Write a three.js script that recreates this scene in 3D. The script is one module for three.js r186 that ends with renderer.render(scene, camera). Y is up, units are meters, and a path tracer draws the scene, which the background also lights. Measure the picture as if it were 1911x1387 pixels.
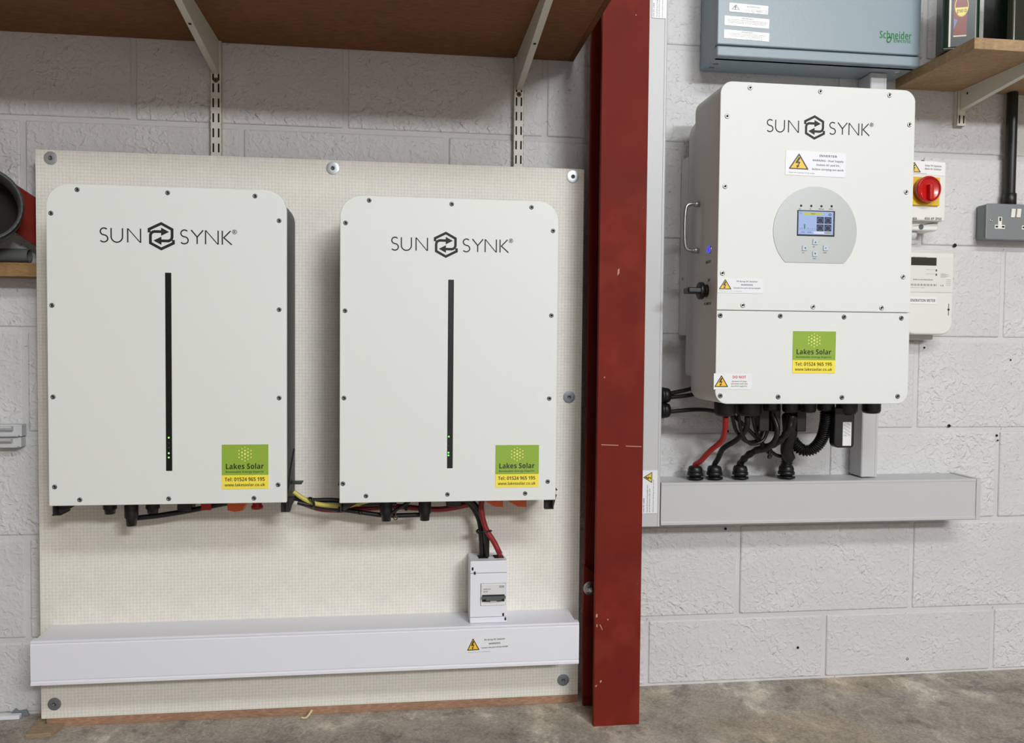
import * as THREE from 'three';
import { RoundedBoxGeometry } from 'three/addons/geometries/RoundedBoxGeometry.js';
import { mergeGeometries } from 'three/addons/utils/BufferGeometryUtils.js';
import { FontLoader } from 'three/addons/loaders/FontLoader.js';
import { TextGeometry } from 'three/addons/geometries/TextGeometry.js';
import { RectAreaLightUniformsLib } from 'three/addons/lights/RectAreaLightUniformsLib.js';
RectAreaLightUniformsLib.init();

// ---------------------------------------------------------------- camera, sky, lamps, exposure
const W = 1911, H = 1387, F = 1577.18;
const scene = new THREE.Scene();
const camera = new THREE.PerspectiveCamera(2 * Math.atan(H / 2 / F) * 180 / Math.PI, W / H, 0.05, 60);
camera.position.set(-1.034, 0.8229, 1.9334);
camera.rotation.set(-0.036, -0.1305, 0.0094, 'YXZ');
camera.updateMatrixWorld(true);
const renderer = new THREE.WebGLRenderer({ antialias: true });
renderer.toneMapping = THREE.LinearToneMapping;
renderer.toneMappingExposure = 1.0;
renderer.shadowMap.enabled = true;
scene.background = new THREE.Color(0.92, 0.95, 1.0);          // overcast sky, seen through the open door behind the camera
scene.backgroundIntensity = 1.2;
const LAMPS = [[-0.05, 3.6, 23], [1.5, 6.8, 108]];      // luminaires hung high, tilted towards the wall: x, z, radiance
const LAMP_COLOR = new THREE.Color(0.95, 0.985, 1.0);

// ---------------------------------------------------------------- helpers
let seed = 7;
const rnd = () => { seed = (seed * 1664525 + 1013904223) >>> 0; return seed / 4294967296; };
const V = (x, y, z) => new THREE.Vector3(x, y, z);
function at(px, py, z) {                                        // photo pixel -> point on the plane at distance z from the wall
  const d = V((px - W / 2) / F, -(py - H / 2) / F, -1).applyQuaternion(camera.quaternion);
  return camera.position.clone().addScaledVector(d, (z - camera.position.z) / d.z);
}
const used = new Map();
function numbered(n) { const k = used.get(n) || 0; used.set(n, k + 1); return k ? n + '_' + String(k).padStart(3, '0') : n; }
function thing(name, label, category, pos, group) {
  const o = new THREE.Group(); o.name = numbered(name); o.position.copy(pos); o.userData = { label, category };
  if (group) o.userData.group = group;
  scene.add(o); return o;
}
function part(parent, name, geo, mat, label) {                  // geo in world coordinates
  const m = new THREE.Mesh(geo, mat); m.name = name;
  let base = parent.position.clone(), p = parent.parent;
  while (p && p !== scene) { base.add(p.position); p = p.parent; }
  geo.translate(-base.x, -base.y, -base.z);
  m.castShadow = m.receiveShadow = true; if (label) m.userData.label = label;
  parent.add(m); return m;
}
function single(name, label, category, geo, mat, group) {
  const m = new THREE.Mesh(geo, mat); m.name = numbered(name); m.castShadow = m.receiveShadow = true;
  geo.computeBoundingBox(); const c = geo.boundingBox.getCenter(V(0, 0, 0)); c.y = geo.boundingBox.min.y;
  geo.translate(-c.x, -c.y, -c.z); m.position.copy(c);
  m.userData = { label, category }; if (group) m.userData.group = group;
  scene.add(m); return m;
}
function structure(name, geo, mat, label) {
  const m = new THREE.Mesh(geo, mat); m.name = name; m.castShadow = m.receiveShadow = true;
  m.userData = { kind: 'structure', label, category: name.split('_')[0] }; scene.add(m); return m;
}
function uvBox(geo, s = 1, ou = 0, ov = 0) {                    // uv in metres / s, by the way each face points
  const g = geo.index ? geo.toNonIndexed() : geo, p = g.attributes.position, uv = new Float32Array(p.count * 2);
  const a = V(0, 0, 0), b = V(0, 0, 0), c = V(0, 0, 0);
  for (let i = 0; i < p.count; i += 3) {
    a.fromBufferAttribute(p, i); b.fromBufferAttribute(p, i + 1); c.fromBufferAttribute(p, i + 2);
    const n = b.clone().sub(a).cross(c.clone().sub(a)), ax = Math.abs(n.x), ay = Math.abs(n.y), az = Math.abs(n.z);
    [a, b, c].forEach((q, k) => {
      let u, v; if (az >= ax && az >= ay) { u = q.x; v = q.y; } else if (ay >= ax) { u = q.x; v = q.z; } else { u = q.z; v = q.y; }
      uv[(i + k) * 2] = u / s + ou; uv[(i + k) * 2 + 1] = v / s + ov;
    });
  }
  g.setAttribute('uv', new THREE.BufferAttribute(uv, 2)); return g;
}
function bx(x0, x1, y0, y1, z0, z1, r = 0.001, seg = 2) {
  const w = x1 - x0, h = y1 - y0, d = z1 - z0;
  const g = r > 0 ? new RoundedBoxGeometry(w, h, d, seg, Math.min(r, w / 2.01, h / 2.01, d / 2.01)) : new THREE.BoxGeometry(w, h, d);
  g.translate((x0 + x1) / 2, (y0 + y1) / 2, (z0 + z1) / 2); return g;
}
function rrect(x0, x1, y0, y1, tl, tr = tl, br = tl, bl = tl) {
  const s = new THREE.Shape();
  s.moveTo(x0 + bl, y0); s.lineTo(x1 - br, y0); s.absarc(x1 - br, y0 + br, br, -Math.PI / 2, 0);
  s.lineTo(x1, y1 - tr); s.absarc(x1 - tr, y1 - tr, tr, 0, Math.PI / 2);
  s.lineTo(x0 + tl, y1); s.absarc(x0 + tl, y1 - tl, tl, Math.PI / 2, Math.PI);
  s.lineTo(x0, y0 + bl); s.absarc(x0 + bl, y0 + bl, bl, Math.PI, Math.PI * 1.5); return s;
}
function slab(shape, z0, z1, bevel = 0.001, seg = 2, curve = 10) {
  const g = new THREE.ExtrudeGeometry(shape, { depth: Math.max(1e-5, z1 - z0 - 2 * bevel), bevelEnabled: bevel > 0, bevelThickness: bevel, bevelSize: bevel, bevelOffset: -bevel, bevelSegments: seg, curveSegments: curve });
  g.translate(0, 0, z0 + bevel); return g;
}
const poly = (pts) => { const s = new THREE.Shape(); pts.forEach(([x, y], i) => i ? s.lineTo(x, y) : s.moveTo(x, y)); return s; };
function profileX(pts, x0, x1, bevel = 0) {                     // outline in (z, y), extruded along x
  const g = slab(poly(pts.map(([z, y]) => [-z, y])), 0, x1 - x0, bevel, 1); g.rotateY(Math.PI / 2); g.translate(x0, 0, 0); return g;
}
function profileY(pts, y0, y1, bevel = 0) {                     // outline in (x, z), extruded along y
  const g = slab(poly(pts.map(([x, z]) => [x, -z])), 0, y1 - y0, bevel, 1); g.rotateX(-Math.PI / 2); g.translate(0, y0, 0); return g;
}
const UP = V(0, 1, 0);
function lathe(profile, origin, axis, seg = 20) {               // profile [[r, h], ...] along axis
  const g = new THREE.LatheGeometry(profile.map(([r, h]) => new THREE.Vector2(r, h)), seg);
  g.applyQuaternion(new THREE.Quaternion().setFromUnitVectors(UP, axis.clone().normalize())); g.translate(origin.x, origin.y, origin.z); return g;
}
const cyl = (a, b, r, seg = 16) => { const L = a.distanceTo(b); return lathe([[0, 0], [r, 0], [r, L], [0, L]], a, b.clone().sub(a), seg); };
function tube(pts, r, seg = 40, rad = 10) {
  const c = new THREE.CatmullRomCurve3(pts, false, 'centripetal'); return new THREE.TubeGeometry(c, seg, r, rad, false);
}
function sweep(pts, n, rad, rf) {                               // ringed tube: radius rf(t)
  const c = new THREE.CatmullRomCurve3(pts, false, 'centripetal'), g = new THREE.TubeGeometry(c, n, 1, rad, false);
  const p = g.attributes.position, q = V(0, 0, 0);
  for (let i = 0; i <= n; i++) { const ctr = c.getPointAt(i / n), r = rf(i / n); for (let j = 0; j <= rad; j++) { const k = i * (rad + 1) + j; q.fromBufferAttribute(p, k).sub(ctr).multiplyScalar(r).add(ctr); p.setXYZ(k, q.x, q.y, q.z); } }
  g.computeVertexNormals(); return g;
}
const join = (list) => mergeGeometries(list.map((g) => { const h = g.index ? g.toNonIndexed() : g; if (!h.attributes.uv) h.setAttribute('uv', new THREE.BufferAttribute(new Float32Array(h.attributes.position.count * 2), 2)); return h; }));
const Z1 = V(0, 0, 1), X1 = V(1, 0, 0), XN = V(-1, 0, 0), DOWN = V(0, -1, 0);

// ---------------------------------------------------------------- noise and textures
const PERM = new Uint16Array(4096); for (let i = 0; i < 4096; i++) PERM[i] = Math.floor(rnd() * 65536);
const hash = (x, y) => PERM[(PERM[x & 4095] + y * 131) & 4095] / 65536;
function vnoise(u, v, n) {                                      // tileable value noise, n cells per tile
  const x = u * n, y = v * n, xi = Math.floor(x), yi = Math.floor(y); let fx = x - xi, fy = y - yi;
  fx = fx * fx * (3 - 2 * fx); fy = fy * fy * (3 - 2 * fy);
  const w = (k) => ((k % n) + n) % n, x0 = w(xi), x1 = w(xi + 1), y0 = w(yi), y1 = w(yi + 1), o = n * 17;
  const a = hash(x0 + o, y0), b = hash(x1 + o, y0), c = hash(x0 + o, y1), d = hash(x1 + o, y1);
  return a + (b - a) * fx + (c - a) * fy + (a - b - c + d) * fx * fy;
}
const fbm = (u, v, n, oct, g = 0.5) => { let s = 0, a = 1, t = 0; for (let i = 0; i < oct; i++) { s += a * vnoise(u, v, n); t += a; a *= g; n *= 2; } return s / t; };
function dataTex(n, fn, srgb, m = n) {
  const d = new Uint8Array(n * m * 4);
  for (let j = 0; j < m; j++) for (let i = 0; i < n; i++) { const c = fn(i / n, j / m), k = (j * n + i) * 4; d[k] = c[0] * 255; d[k + 1] = c[1] * 255; d[k + 2] = c[2] * 255; d[k + 3] = 255; }
  const t = new THREE.DataTexture(d, n, m); t.wrapS = t.wrapT = THREE.RepeatWrapping; t.magFilter = THREE.LinearFilter; t.minFilter = THREE.LinearMipmapLinearFilter; t.generateMipmaps = true;
  if (srgb) t.colorSpace = THREE.SRGBColorSpace; t.needsUpdate = true; return t;
}
const clamp = (x, a = 0, b = 1) => Math.min(b, Math.max(a, x));
const sm = (a, b, x) => { const t = clamp((x - a) / (b - a)); return t * t * (3 - 2 * t); };
function canvasTex(w, h, draw) {
  const c = document.createElement('canvas'); c.width = w; c.height = h; const x = c.getContext('2d'); draw(x, w, h);
  const t = new THREE.CanvasTexture(c); t.colorSpace = THREE.SRGBColorSpace; t.anisotropy = 8; return t;
}
const blockBump = dataTex(1024, (u, v) => {
  const w1 = 0.011 * (vnoise(u + 0.17, v, 70) - 0.5) + 0.006 * (vnoise(u, v, 200) - 0.5), w2 = 0.011 * (vnoise(u, v + 0.59, 70) - 0.5) + 0.006 * (vnoise(u + 0.7, v, 200) - 0.5); u += w1; v += w2;
  const a = sm(0.42, 0.86, vnoise(u, v, 150)), a2 = sm(0.42, 0.86, vnoise(u + 0.41, v + 0.13, 104)), f = vnoise(u + 0.2, v + 0.1, 300), b = fbm(u + 0.3, v + 0.7, 30, 3), big = fbm(u, v, 6, 3);
  const pits = sm(0.86, 0.95, vnoise(u, v + 0.3, 170)) * sm(0.5, 0.62, b), rough = 0.5 + 0.5 * sm(0.35, 0.65, big);
  const k = clamp(0.34 + (a * 0.32 + a2 * 0.26 + (f - 0.5) * 0.12) * rough + (b - 0.5) * 0.32 - pits * 0.25); return [k, k, k];
});
const paintColor = dataTex(1024, (u, v) => {
  const n = fbm(u, v, 6, 5) - 0.5, speck = sm(0.9, 0.95, vnoise(u + 0.11, v, 200)) * sm(0.62, 0.7, fbm(u, v + 0.4, 14, 2));
  const k = 0.955 + n * 0.07 - speck * 0.2; return [clamp(k), clamp(k * 0.998), clamp(k * 0.992)];
}, true);
const concrete = dataTex(2048, (u, v) => {
  const wu = u + 0.05 * (fbm(u, v, 5, 4) - 0.5), wv = v + 0.06 * (fbm(u + 0.37, v, 5, 4) - 0.5), su = (wu + 0.35 * wv);
  const big = fbm(wu, wv, 5, 3), fine = vnoise(u, v, 600), grit = vnoise(u + 0.3, v, 1024), mid = fbm(wu + 0.5, wv + 0.5, 44, 5, 0.72);
  const streak = 0.6 * fbm(wu, wv, 22, 5, 0.66) + 0.4 * fbm(wv + 0.3, (wu * 2) % 1, 26, 5, 0.66), trowel = Math.abs(fbm(wu + 0.1, wv + 0.3, 16, 4, 0.6) - 0.5);
  const pale = sm(0.54, 0.72, streak) * 0.12 + sm(0.02, 0.0, trowel) * 0.06, dark = sm(0.42, 0.3, mid) * 0.06;
  const k = 0.635 + (big - 0.5) * 0.12 + pale - dark + (fine - 0.5) * 0.1 + (grit - 0.5) * 0.1 + (mid - 0.5) * 0.16 + (streak - 0.5) * 0.26, warm = sm(0.48, 0.64, fbm(u, v + 0.6, 7, 3));
  return [clamp(k * (1.0 + 0.025 * warm)), clamp(k * (0.95 - 0.005 * warm)), clamp(k * (0.885 - 0.045 * warm))];
}, true);
const concreteBump = dataTex(1024, (u, v) => { const k = clamp(0.5 + (fbm(u, v, 30, 4, 0.6) - 0.5) * 0.7); return [k, k, k]; });
const weaveCell = (u, v) => {                                  // soft woven grid, threads of uneven width
  const j = 0.012 * (vnoise(u, v, 30) - 0.5), k = 0.012 * (vnoise(u + 0.4, v, 30) - 0.5), cx = 0.5 + 0.5 * Math.cos((u + j) * 40 * Math.PI), cy = 0.5 + 0.5 * Math.cos((v + k) * 40 * Math.PI);
  return (cx * (0.45 + 0.9 * vnoise(u, v, 40)) + cy * (0.45 + 0.9 * vnoise(u + 0.5, v, 40))) / 2;
};
const weave = dataTex(512, (u, v) => {
  const n = fbm(u, v, 40, 3), m = fbm(u, v, 5, 2), k = 0.955 - 0.075 * weaveCell(u, v) + (n - 0.5) * 0.05 + (m - 0.5) * 0.04; return [clamp(k), clamp(k * 0.99), clamp(k * 0.965)];
}, true);
const weaveBump = dataTex(512, (u, v) => { const k = clamp(0.8 - 0.5 * weaveCell(u, v) + 0.15 * (vnoise(u, v, 80) - 0.5)); return [k, k, k]; });
const woodTex = (r, g, b, contrast, nx, ny) => dataTex(512, (u, v) => {
  const s = vnoise(u, v, 4) * 0.04, l = fbm(u + s, (v * 1) % 1, 8, 2), st = vnoise((u * nx) % 1, ((v + s) * ny) % 1, 64), st2 = vnoise((u * 2) % 1, ((v + s) * 6) % 1, 32);
  const k = 1 + contrast * ((st - 0.5) * 0.5 + (st2 - 0.5) * 0.6 + (l - 0.5) * 0.5); return [clamp(r * k), clamp(g * k), clamp(b * k)];
}, true);
const plyTex = woodTex(0.50, 0.33, 0.185, 0.20, 1, 3), chipTex = woodTex(0.65, 0.54, 0.41, 0.2, 3, 3), timberTex = woodTex(0.63, 0.485, 0.39, 0.28, 1, 4), dullTex = woodTex(0.60, 0.52, 0.42, 0.25, 1, 3);
const powder = dataTex(512, (u, v) => { const k = clamp(0.5 + (fbm(u, v, 120, 2) - 0.5)); return [k, k, k]; });
const rustPaint = dataTex(1024, (u, v) => {
  const n = fbm(u, v, 7, 5), drip = fbm(u, (v * 0.5) % 1, 16, 3), sc = sm(0.9, 0.96, vnoise((u * 2) % 1, v, 128)) * sm(0.64, 0.74, fbm(u, v, 13, 3)), dust = sm(0.55, 0.75, fbm(u + 0.4, v + 0.2, 10, 4)) * 0.04;
  const k = 1 + (n - 0.5) * 0.2 + (drip - 0.5) * 0.14, w = sc * 0.16 + dust;
  return [clamp(0.435 * k + w), clamp(0.105 * k + w * 0.9), clamp(0.05 * k + w * 0.85)];
}, true);

const std = (o) => new THREE.MeshStandardMaterial(o), phy = (o) => new THREE.MeshPhysicalMaterial(o);
const M = {
  paint: std({ color: 0xdad9db, map: paintColor, bumpMap: blockBump, bumpScale: 0.0038, roughness: 0.55 }),
  mortar: std({ color: 0xd8d7d9, map: paintColor, bumpMap: blockBump, bumpScale: 0.0012, roughness: 0.7 }),
  plaster: std({ color: 0x9c9284, roughness: 0.9 }),
  floor: std({ map: concrete, bumpMap: concreteBump, bumpScale: 0.0012, roughness: 0.72 }),
  board: std({ color: 0xf6f4f0, map: weave, bumpMap: weaveBump, bumpScale: 0.0002, roughness: 0.6 }),
  boardEdge: std({ color: 0xb9a88c, roughness: 0.9 }),
  timber: std({ map: timberTex, roughness: 0.8 }),
  timberDull: std({ map: dullTex, roughness: 0.85 }),
  timberLedge: std({ color: 0xf0d8b0, map: dullTex, roughness: 0.8 }),
  ply: std({ map: plyTex, roughness: 0.75 }), plyEdge: std({ color: 0xa07c50, map: chipTex, roughness: 0.85 }),
  chip: std({ map: chipTex, roughness: 0.85 }),
  steelRed: phy({ map: rustPaint, roughness: 0.7, specularIntensity: 0.5 }),
  whitePowder: std({ color: 0xe0e2df, roughness: 0.5, bumpMap: powder, bumpScale: 0.00012 }),
  blackMetal: std({ color: 0x232323, roughness: 0.5 }), blackPlastic: std({ color: 0x121212, roughness: 0.42 }),
  blackRubber: std({ color: 0x171717, roughness: 0.55 }), cableBlack: std({ color: 0x141414, roughness: 0.38 }),
  cableRed: std({ color: 0xa8241f, roughness: 0.42 }), cableDarkRed: std({ color: 0x8c2226, roughness: 0.42 }), cableYellow: std({ color: 0xc9bd5c, roughness: 0.45 }),
  orange: std({ color: 0xec6428, roughness: 0.45 }), redCap: std({ color: 0xb01c14, roughness: 0.4 }),
  gloss: std({ color: 0x040405, roughness: 0.35 }),
  ink: std({ color: 0x111111, roughness: 0.6 }), greyInk: std({ color: 0x55575a, roughness: 0.6 }), greenInk: std({ color: 0x1f7a3d, roughness: 0.6 }),
  screwDark: std({ color: 0x707274, roughness: 0.4, metalness: 0.7 }), steel: std({ color: 0xb4b4b2, roughness: 0.3, metalness: 0.95 }), zinc: std({ color: 0xc3c7cb, roughness: 0.38, metalness: 0.8 }),
  zincDull: std({ color: 0x8b9094, roughness: 0.5, metalness: 0.7 }), brassDull: std({ color: 0x6d5a3a, roughness: 0.45, metalness: 0.8 }),
  pvc: std({ color: 0xe4e4ec, roughness: 0.38 }), pvcShaded: std({ color: 0xc1c1c3, roughness: 0.4 }), pvcGrey: std({ color: 0xc9c9cb, roughness: 0.42 }),  // trunking pvc twice: the second has dimmer light put into its colour
  rackWhite: std({ color: 0xd9d6cc, roughness: 0.45 }), slot: std({ color: 0x181512, roughness: 0.9 }),
  enclosure: std({ color: 0x8f9ea8, roughness: 0.36, bumpMap: powder, bumpScale: 0.00008 }),
  meter: std({ color: 0xe0dfda, roughness: 0.45 }), isoWhite: std({ color: 0xe4e3e0, roughness: 0.4 }), yellow: std({ color: 0xe0b410, roughness: 0.45 }), red: phy({ color: 0xc01010, roughness: 0.25, clearcoat: 0.4 }),
  socketGrey: std({ color: 0x7f8386, roughness: 0.45, metalness: 0.25 }), rocker: std({ color: 0xe9e7e0, roughness: 0.4 }),
  pipeGrey: std({ color: 0x6c6f70, roughness: 0.45 }), pipeDark: std({ color: 0x565953, roughness: 0.5 }),
  panelGrey: std({ color: 0xb2b5b5, roughness: 0.42, metalness: 0.2 }), button: std({ color: 0xbfcbd6, roughness: 0.35 }),
  tinDark: phy({ color: 0x23271f, roughness: 0.16, clearcoat: 0.7, metalness: 0.3 }), tinGreen: phy({ color: 0x0d2b1e, roughness: 0.25, clearcoat: 0.5 }), tinRed: std({ color: 0x7c2416, roughness: 0.3 }),
  blueScrap: std({ color: 0x76818a, roughness: 0.6 }),
  ledGreen: std({ color: 0x1f3a1c, emissive: 0x66ff4a, emissiveIntensity: 3 }), ledOff: std({ color: 0x2a2d2a, roughness: 0.4 }), ledBlue: std({ color: 0x2020a0, emissive: 0x3a36ff, emissiveIntensity: 2.2 }),
  lamp: std({ color: 0xffffff, emissive: LAMP_COLOR, emissiveIntensity: 6 }),
};

// ---------------------------------------------------------------- room shell
const RX0 = -3.4, RX1 = 2.6, RZ = 8.0, RY = 3.5;
structure('floor', uvBox(bx(RX0 - 0.2, RX1 + 0.2, -0.15, 0, -0.25, RZ + 0.2, 0), 2.3, 0.23, 0.41), M.floor, 'bare grey concrete floor');
structure('ceiling', bx(RX0 - 0.2, RX1 + 0.2, RY, RY + 0.15, -0.25, RZ + 0.2, 0), M.plaster, 'flat off-white ceiling');
structure('wall_left', bx(RX0 - 0.2, RX0, 0, RY, -0.2, RZ, 0), M.plaster, 'plain pale side wall');
structure('wall_right', bx(RX1, RX1 + 0.2, 0, RY, -0.2, RZ, 0), M.plaster, 'plain pale side wall');
structure('wall_front', join([bx(RX0, -1.9, 0, RY, RZ, RZ + 0.2, 0), bx(1.1, RX1, 0, RY, RZ, RZ + 0.2, 0), bx(-1.9, 1.1, 2.3, RY, RZ, RZ + 0.2, 0)]), M.plaster, 'pale wall around a wide open doorway');
const wall = structure('wall_back', uvBox(bx(RX0, RX1, 0, RY, -0.2, -0.0035, 0), 0.9), M.mortar, 'white painted concrete block wall');
{
  const cache = new Map(), SPLIT = -0.5725;
  const block = (x0, x1, y0, y1) => {
    if (x1 - x0 < 0.03) return;
    const w = x1 - x0 - 0.010, h = y1 - y0 - 0.010, v = Math.floor(rnd() * 5), key = w.toFixed(3) + '/' + h.toFixed(3) + '/' + v;
    if (!cache.has(key)) { const g = new RoundedBoxGeometry(w, h, 0.05, 2, 0.005); g.translate(0, 0, -0.025); cache.set(key, uvBox(g, 0.9, v * 0.231, v * 0.377)); }
    const m = new THREE.Mesh(cache.get(key), M.paint); m.name = 'block'; m.castShadow = m.receiveShadow = true;
    m.position.set((x0 + x1) / 2, (y0 + y1) / 2, (rnd() - 0.5) * 0.0016); wall.add(m);
  };
  for (let j = 1; j <= 16; j++) {
    const y0 = j === 1 ? 0 : 0.163 + 0.225 * (j - 2), y1 = Math.min(RY, 0.163 + 0.225 * (j - 1));
    if (y1 - y0 < 0.05) continue;
    const row = (a, b, off) => { for (let x = off + Math.floor((a - off) / 0.45) * 0.45; x < b; x += 0.45) block(Math.max(a, x), Math.min(b, x + 0.45), y0, y1); };
    row(RX0, SPLIT, j % 2 ? -1.8343 + 0.225 : -1.8343); row(SPLIT, RX1, j % 2 ? 0 : 0.225);
  }
  const hole = (px, py, r) => { const q = at(px, py, 0.0005); part(wall, 'hole_shade', lathe([[0, -0.001], [r * 0.55, 0], [r, 0.0012], [r * 1.1, 0]], q, Z1, 9), M.slot); };  // dark cap: the shade of a small wall pit, put in as colour
  for (const [px, py, r] of [[1782, 458, 0.0045], [1771, 795, 0.004], [1860, 813, 0.003], [1354, 987, 0.003], [1489, 1209, 0.003], [1693, 1230, 0.003], [1725, 649, 0.0022], [1886, 672, 0.002], [1862, 822, 0.002], [1358, 805, 0.003]]) hole(px, py, r);
}

// ceiling luminaires: housing, glowing diffuser, and the light itself just below it
for (const [x, z, I] of LAMPS) {
  const y = RY - 0.28, o = thing('ceiling_light', x < 0.5 ? 'tilted white batten luminaire hung close in front of the red column' : 'tilted white batten luminaire hung far opposite the inverter', 'light', V(x, y, z), 'luminaires hung under the ceiling');
  part(o, 'suspension_rod', cyl(V(x - 0.6, y + 0.02, z + 0.03), V(x - 0.6, RY, z + 0.03), 0.006, 8), M.steel); part(o, 'suspension_rod', cyl(V(x + 0.6, y + 0.02, z + 0.03), V(x + 0.6, RY, z + 0.03), 0.006, 8), M.steel);
  const tilt = (g) => g.rotateX(-0.75).translate(x, y, z);         // faces the wall and the floor
  part(o, 'housing', tilt(bx(-0.95, 0.95, -0.22, 0.22, 0.0, 0.06, 0.005).rotateX(Math.PI)), M.pvc);
  part(o, 'diffuser', tilt(bx(-0.92, 0.92, -0.2, 0.2, 0.0, 0.03, 0.01).rotateX(Math.PI).translate(0, 0, -0.06).rotateX(0)), M.lamp);
  const L = new THREE.RectAreaLight(LAMP_COLOR, I, 1.8, 0.38), n = V(0, 0, -1).applyAxisAngle(X1, -0.75); L.position.copy(n.clone().multiplyScalar(0.095)); L.rotation.x = -0.75; L.name = 'lamp_light'; o.add(L);
}

// ---------------------------------------------------------------- print: stickers and logos
function triangle(x, cx, cy, s, fill = '#f2c32e') {             // electric shock warning triangle
  const p = (a, b) => [cx + a * s, cy + b * s];
  x.beginPath(); x.lineJoin = 'round'; [[0, -1], [1.1, 0.92], [-1.1, 0.92]].forEach(([a, b], i) => i ? x.lineTo(...p(a, b)) : x.moveTo(...p(a, b))); x.closePath();
  x.fillStyle = fill; x.fill(); x.lineWidth = s * 0.16; x.strokeStyle = '#222'; x.stroke();
  x.fillStyle = '#1a1208'; x.beginPath(); [[-0.02, -0.66], [0.2, -0.56], [-0.06, 0.0], [0.22, -0.02], [-0.02, 0.5], [0.12, 0.52], [-0.2, 0.84], [-0.3, 0.44], [-0.15, 0.48], [0.0, 0.18], [-0.44, 0.2]].forEach(([a, b], i) => i ? x.lineTo(...p(a, b)) : x.moveTo(...p(a, b))); x.closePath(); x.fill();
}
const txt = (x, s, cx, y, px, w, style = 'bold', color = '#222', align = 'center') => { x.font = style + ' ' + px + 'px sans-serif'; x.fillStyle = color; x.textAlign = align; x.textBaseline = 'alphabetic'; x.save(); x.translate(cx, y); if (w) { const m = x.measureText(s).width; x.scale(w / m, 1); } x.fillText(s, 0, 0); x.restore(); };
const texLakes = canvasTex(640, 600, (x, w, h) => {
  x.fillStyle = '#8fae3c'; x.fillRect(0, 0, w, h); x.fillStyle = '#f5e14e'; x.fillRect(0, 412, w, h - 412);
  x.fillStyle = '#f4f08a'; const dx = 41, dy = 46, cx = 318, cy = 128;
  [[0, -2, 7], [-1, -1.5, 8], [1, -1.5, 8], [-2, -1, 9], [0, -1, 11], [2, -1, 9], [-1, -0.5, 11], [1, -0.5, 11], [-2, 0, 9], [0, 0, 14], [2, 0, 9], [-1, 0.5, 11], [1, 0.5, 11], [-2, 1, 9], [0, 1, 11], [2, 1, 9], [-1, 1.5, 9], [1, 1.5, 9], [0, 2, 8]].forEach(([a, b, r]) => { x.beginPath(); x.arc(cx + a * dx, cy + b * dy, r, 0, 7); x.fill(); });
  txt(x, 'Lakes Solar', 312, 330, 100, 530, 'bold', '#10201c'); txt(x, 'Renewable Energy Experts', 312, 380, 34, 528, 'bold', '#22362a');
  txt(x, 'Tel: 01524 965 195', 315, 494, 70, 552, 'bold', '#2b2410'); txt(x, 'www.lakessolar.co.uk', 315, 564, 56, 556, 'bold', '#2b2410');
});
const texInverter = canvasTex(672, 300, (x, w, h) => {
  x.fillStyle = '#e9e9f0'; x.fillRect(0, 0, w, h); triangle(x, 148, 135, 92);
  txt(x, 'INVERTER', 474, 62, 38, 200); txt(x, 'WARNING - Dual Supply', 474, 118, 32, 350); txt(x, 'Isolate AC and DC', 474, 172, 32, 262); txt(x, 'before carrying out work', 474, 226, 32, 356); txt(x, 'Place on inverter front cover', 185, 276, 24, 290, '', '#333');
});
const texArray = canvasTex(672, 232, (x, w, h) => {
  x.fillStyle = '#e6e6ec'; x.fillRect(0, 0, w, h); triangle(x, 112, 100, 76);
  txt(x, 'PV Array DC Isolator', 432, 58, 33, 310); txt(x, 'WARNING', 430, 112, 34, 176); txt(x, 'Contains live parts during daylight', 430, 160, 26, 400); txt(x, 'Place on PV isolator', 196, 208, 15, 330, '', '#444');
});
const texDoNot = canvasTex(560, 240, (x, w, h) => {
  x.fillStyle = '#e9e9ec'; x.fillRect(0, 0, w, h); triangle(x, 112, 120, 84);
  txt(x, 'DO NOT', 376, 74, 56, 204, 'bold', '#b01c2e'); txt(x, 'disconnect DC plugs', 376, 128, 27, 220, 'bold', '#444'); txt(x, 'and sockets under load', 376, 164, 27, 246, 'bold', '#444'); txt(x, 'turn off AC supply first', 376, 200, 27, 240, 'bold', '#444');
});
const texAc = canvasTex(560, 240, (x, w, h) => { x.fillStyle = '#ececee'; x.fillRect(0, 0, w, h); triangle(x, 96, 118, 84, '#e8c84a'); txt(x, 'Solar PV System', 380, 90, 44, 250, 'bold', '#333'); txt(x, 'Main AC Isolator', 380, 146, 44, 250, 'bold', '#333'); x.fillStyle = '#666'; x.fillRect(40, 214, 250, 7); });
const texEnc1 = canvasTex(512, 160, (x, w, h) => { x.fillStyle = '#f4f4f6'; x.fillRect(0, 0, w, h); triangle(x, 84, 74, 44, '#e9e9ee'); txt(x, 'WARNING', 320, 60, 44, 180, '', '#444'); txt(x, 'isolate at', 230, 124, 26, 100, '', '#777'); x.strokeStyle = '#555'; x.lineWidth = 4; x.strokeRect(300, 92, 192, 42); txt(x, 'MAINS', 396, 122, 24, 80, 'bold', '#444'); });
const texEnc2 = (t) => canvasTex(512, 160, (x, w, h) => {
  x.fillStyle = '#f4f4f6'; x.fillRect(0, 0, w, h); txt(x, 'IMPORTANT', 260, 36, 26, 130, 'bold', '#444');
  ['This installation should be periodically inspected', 'and tested and a report on its condition obtained', 'as prescribed in the regulations'].forEach((s, i) => txt(x, s, 256, 66 + i * 24, 20, t ? 430 - i * 40 : 440, 'bold', '#555'));
  if (t) { x.strokeStyle = '#555'; x.lineWidth = 3; x.strokeRect(260, 126, 170, 26); }
});
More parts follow.
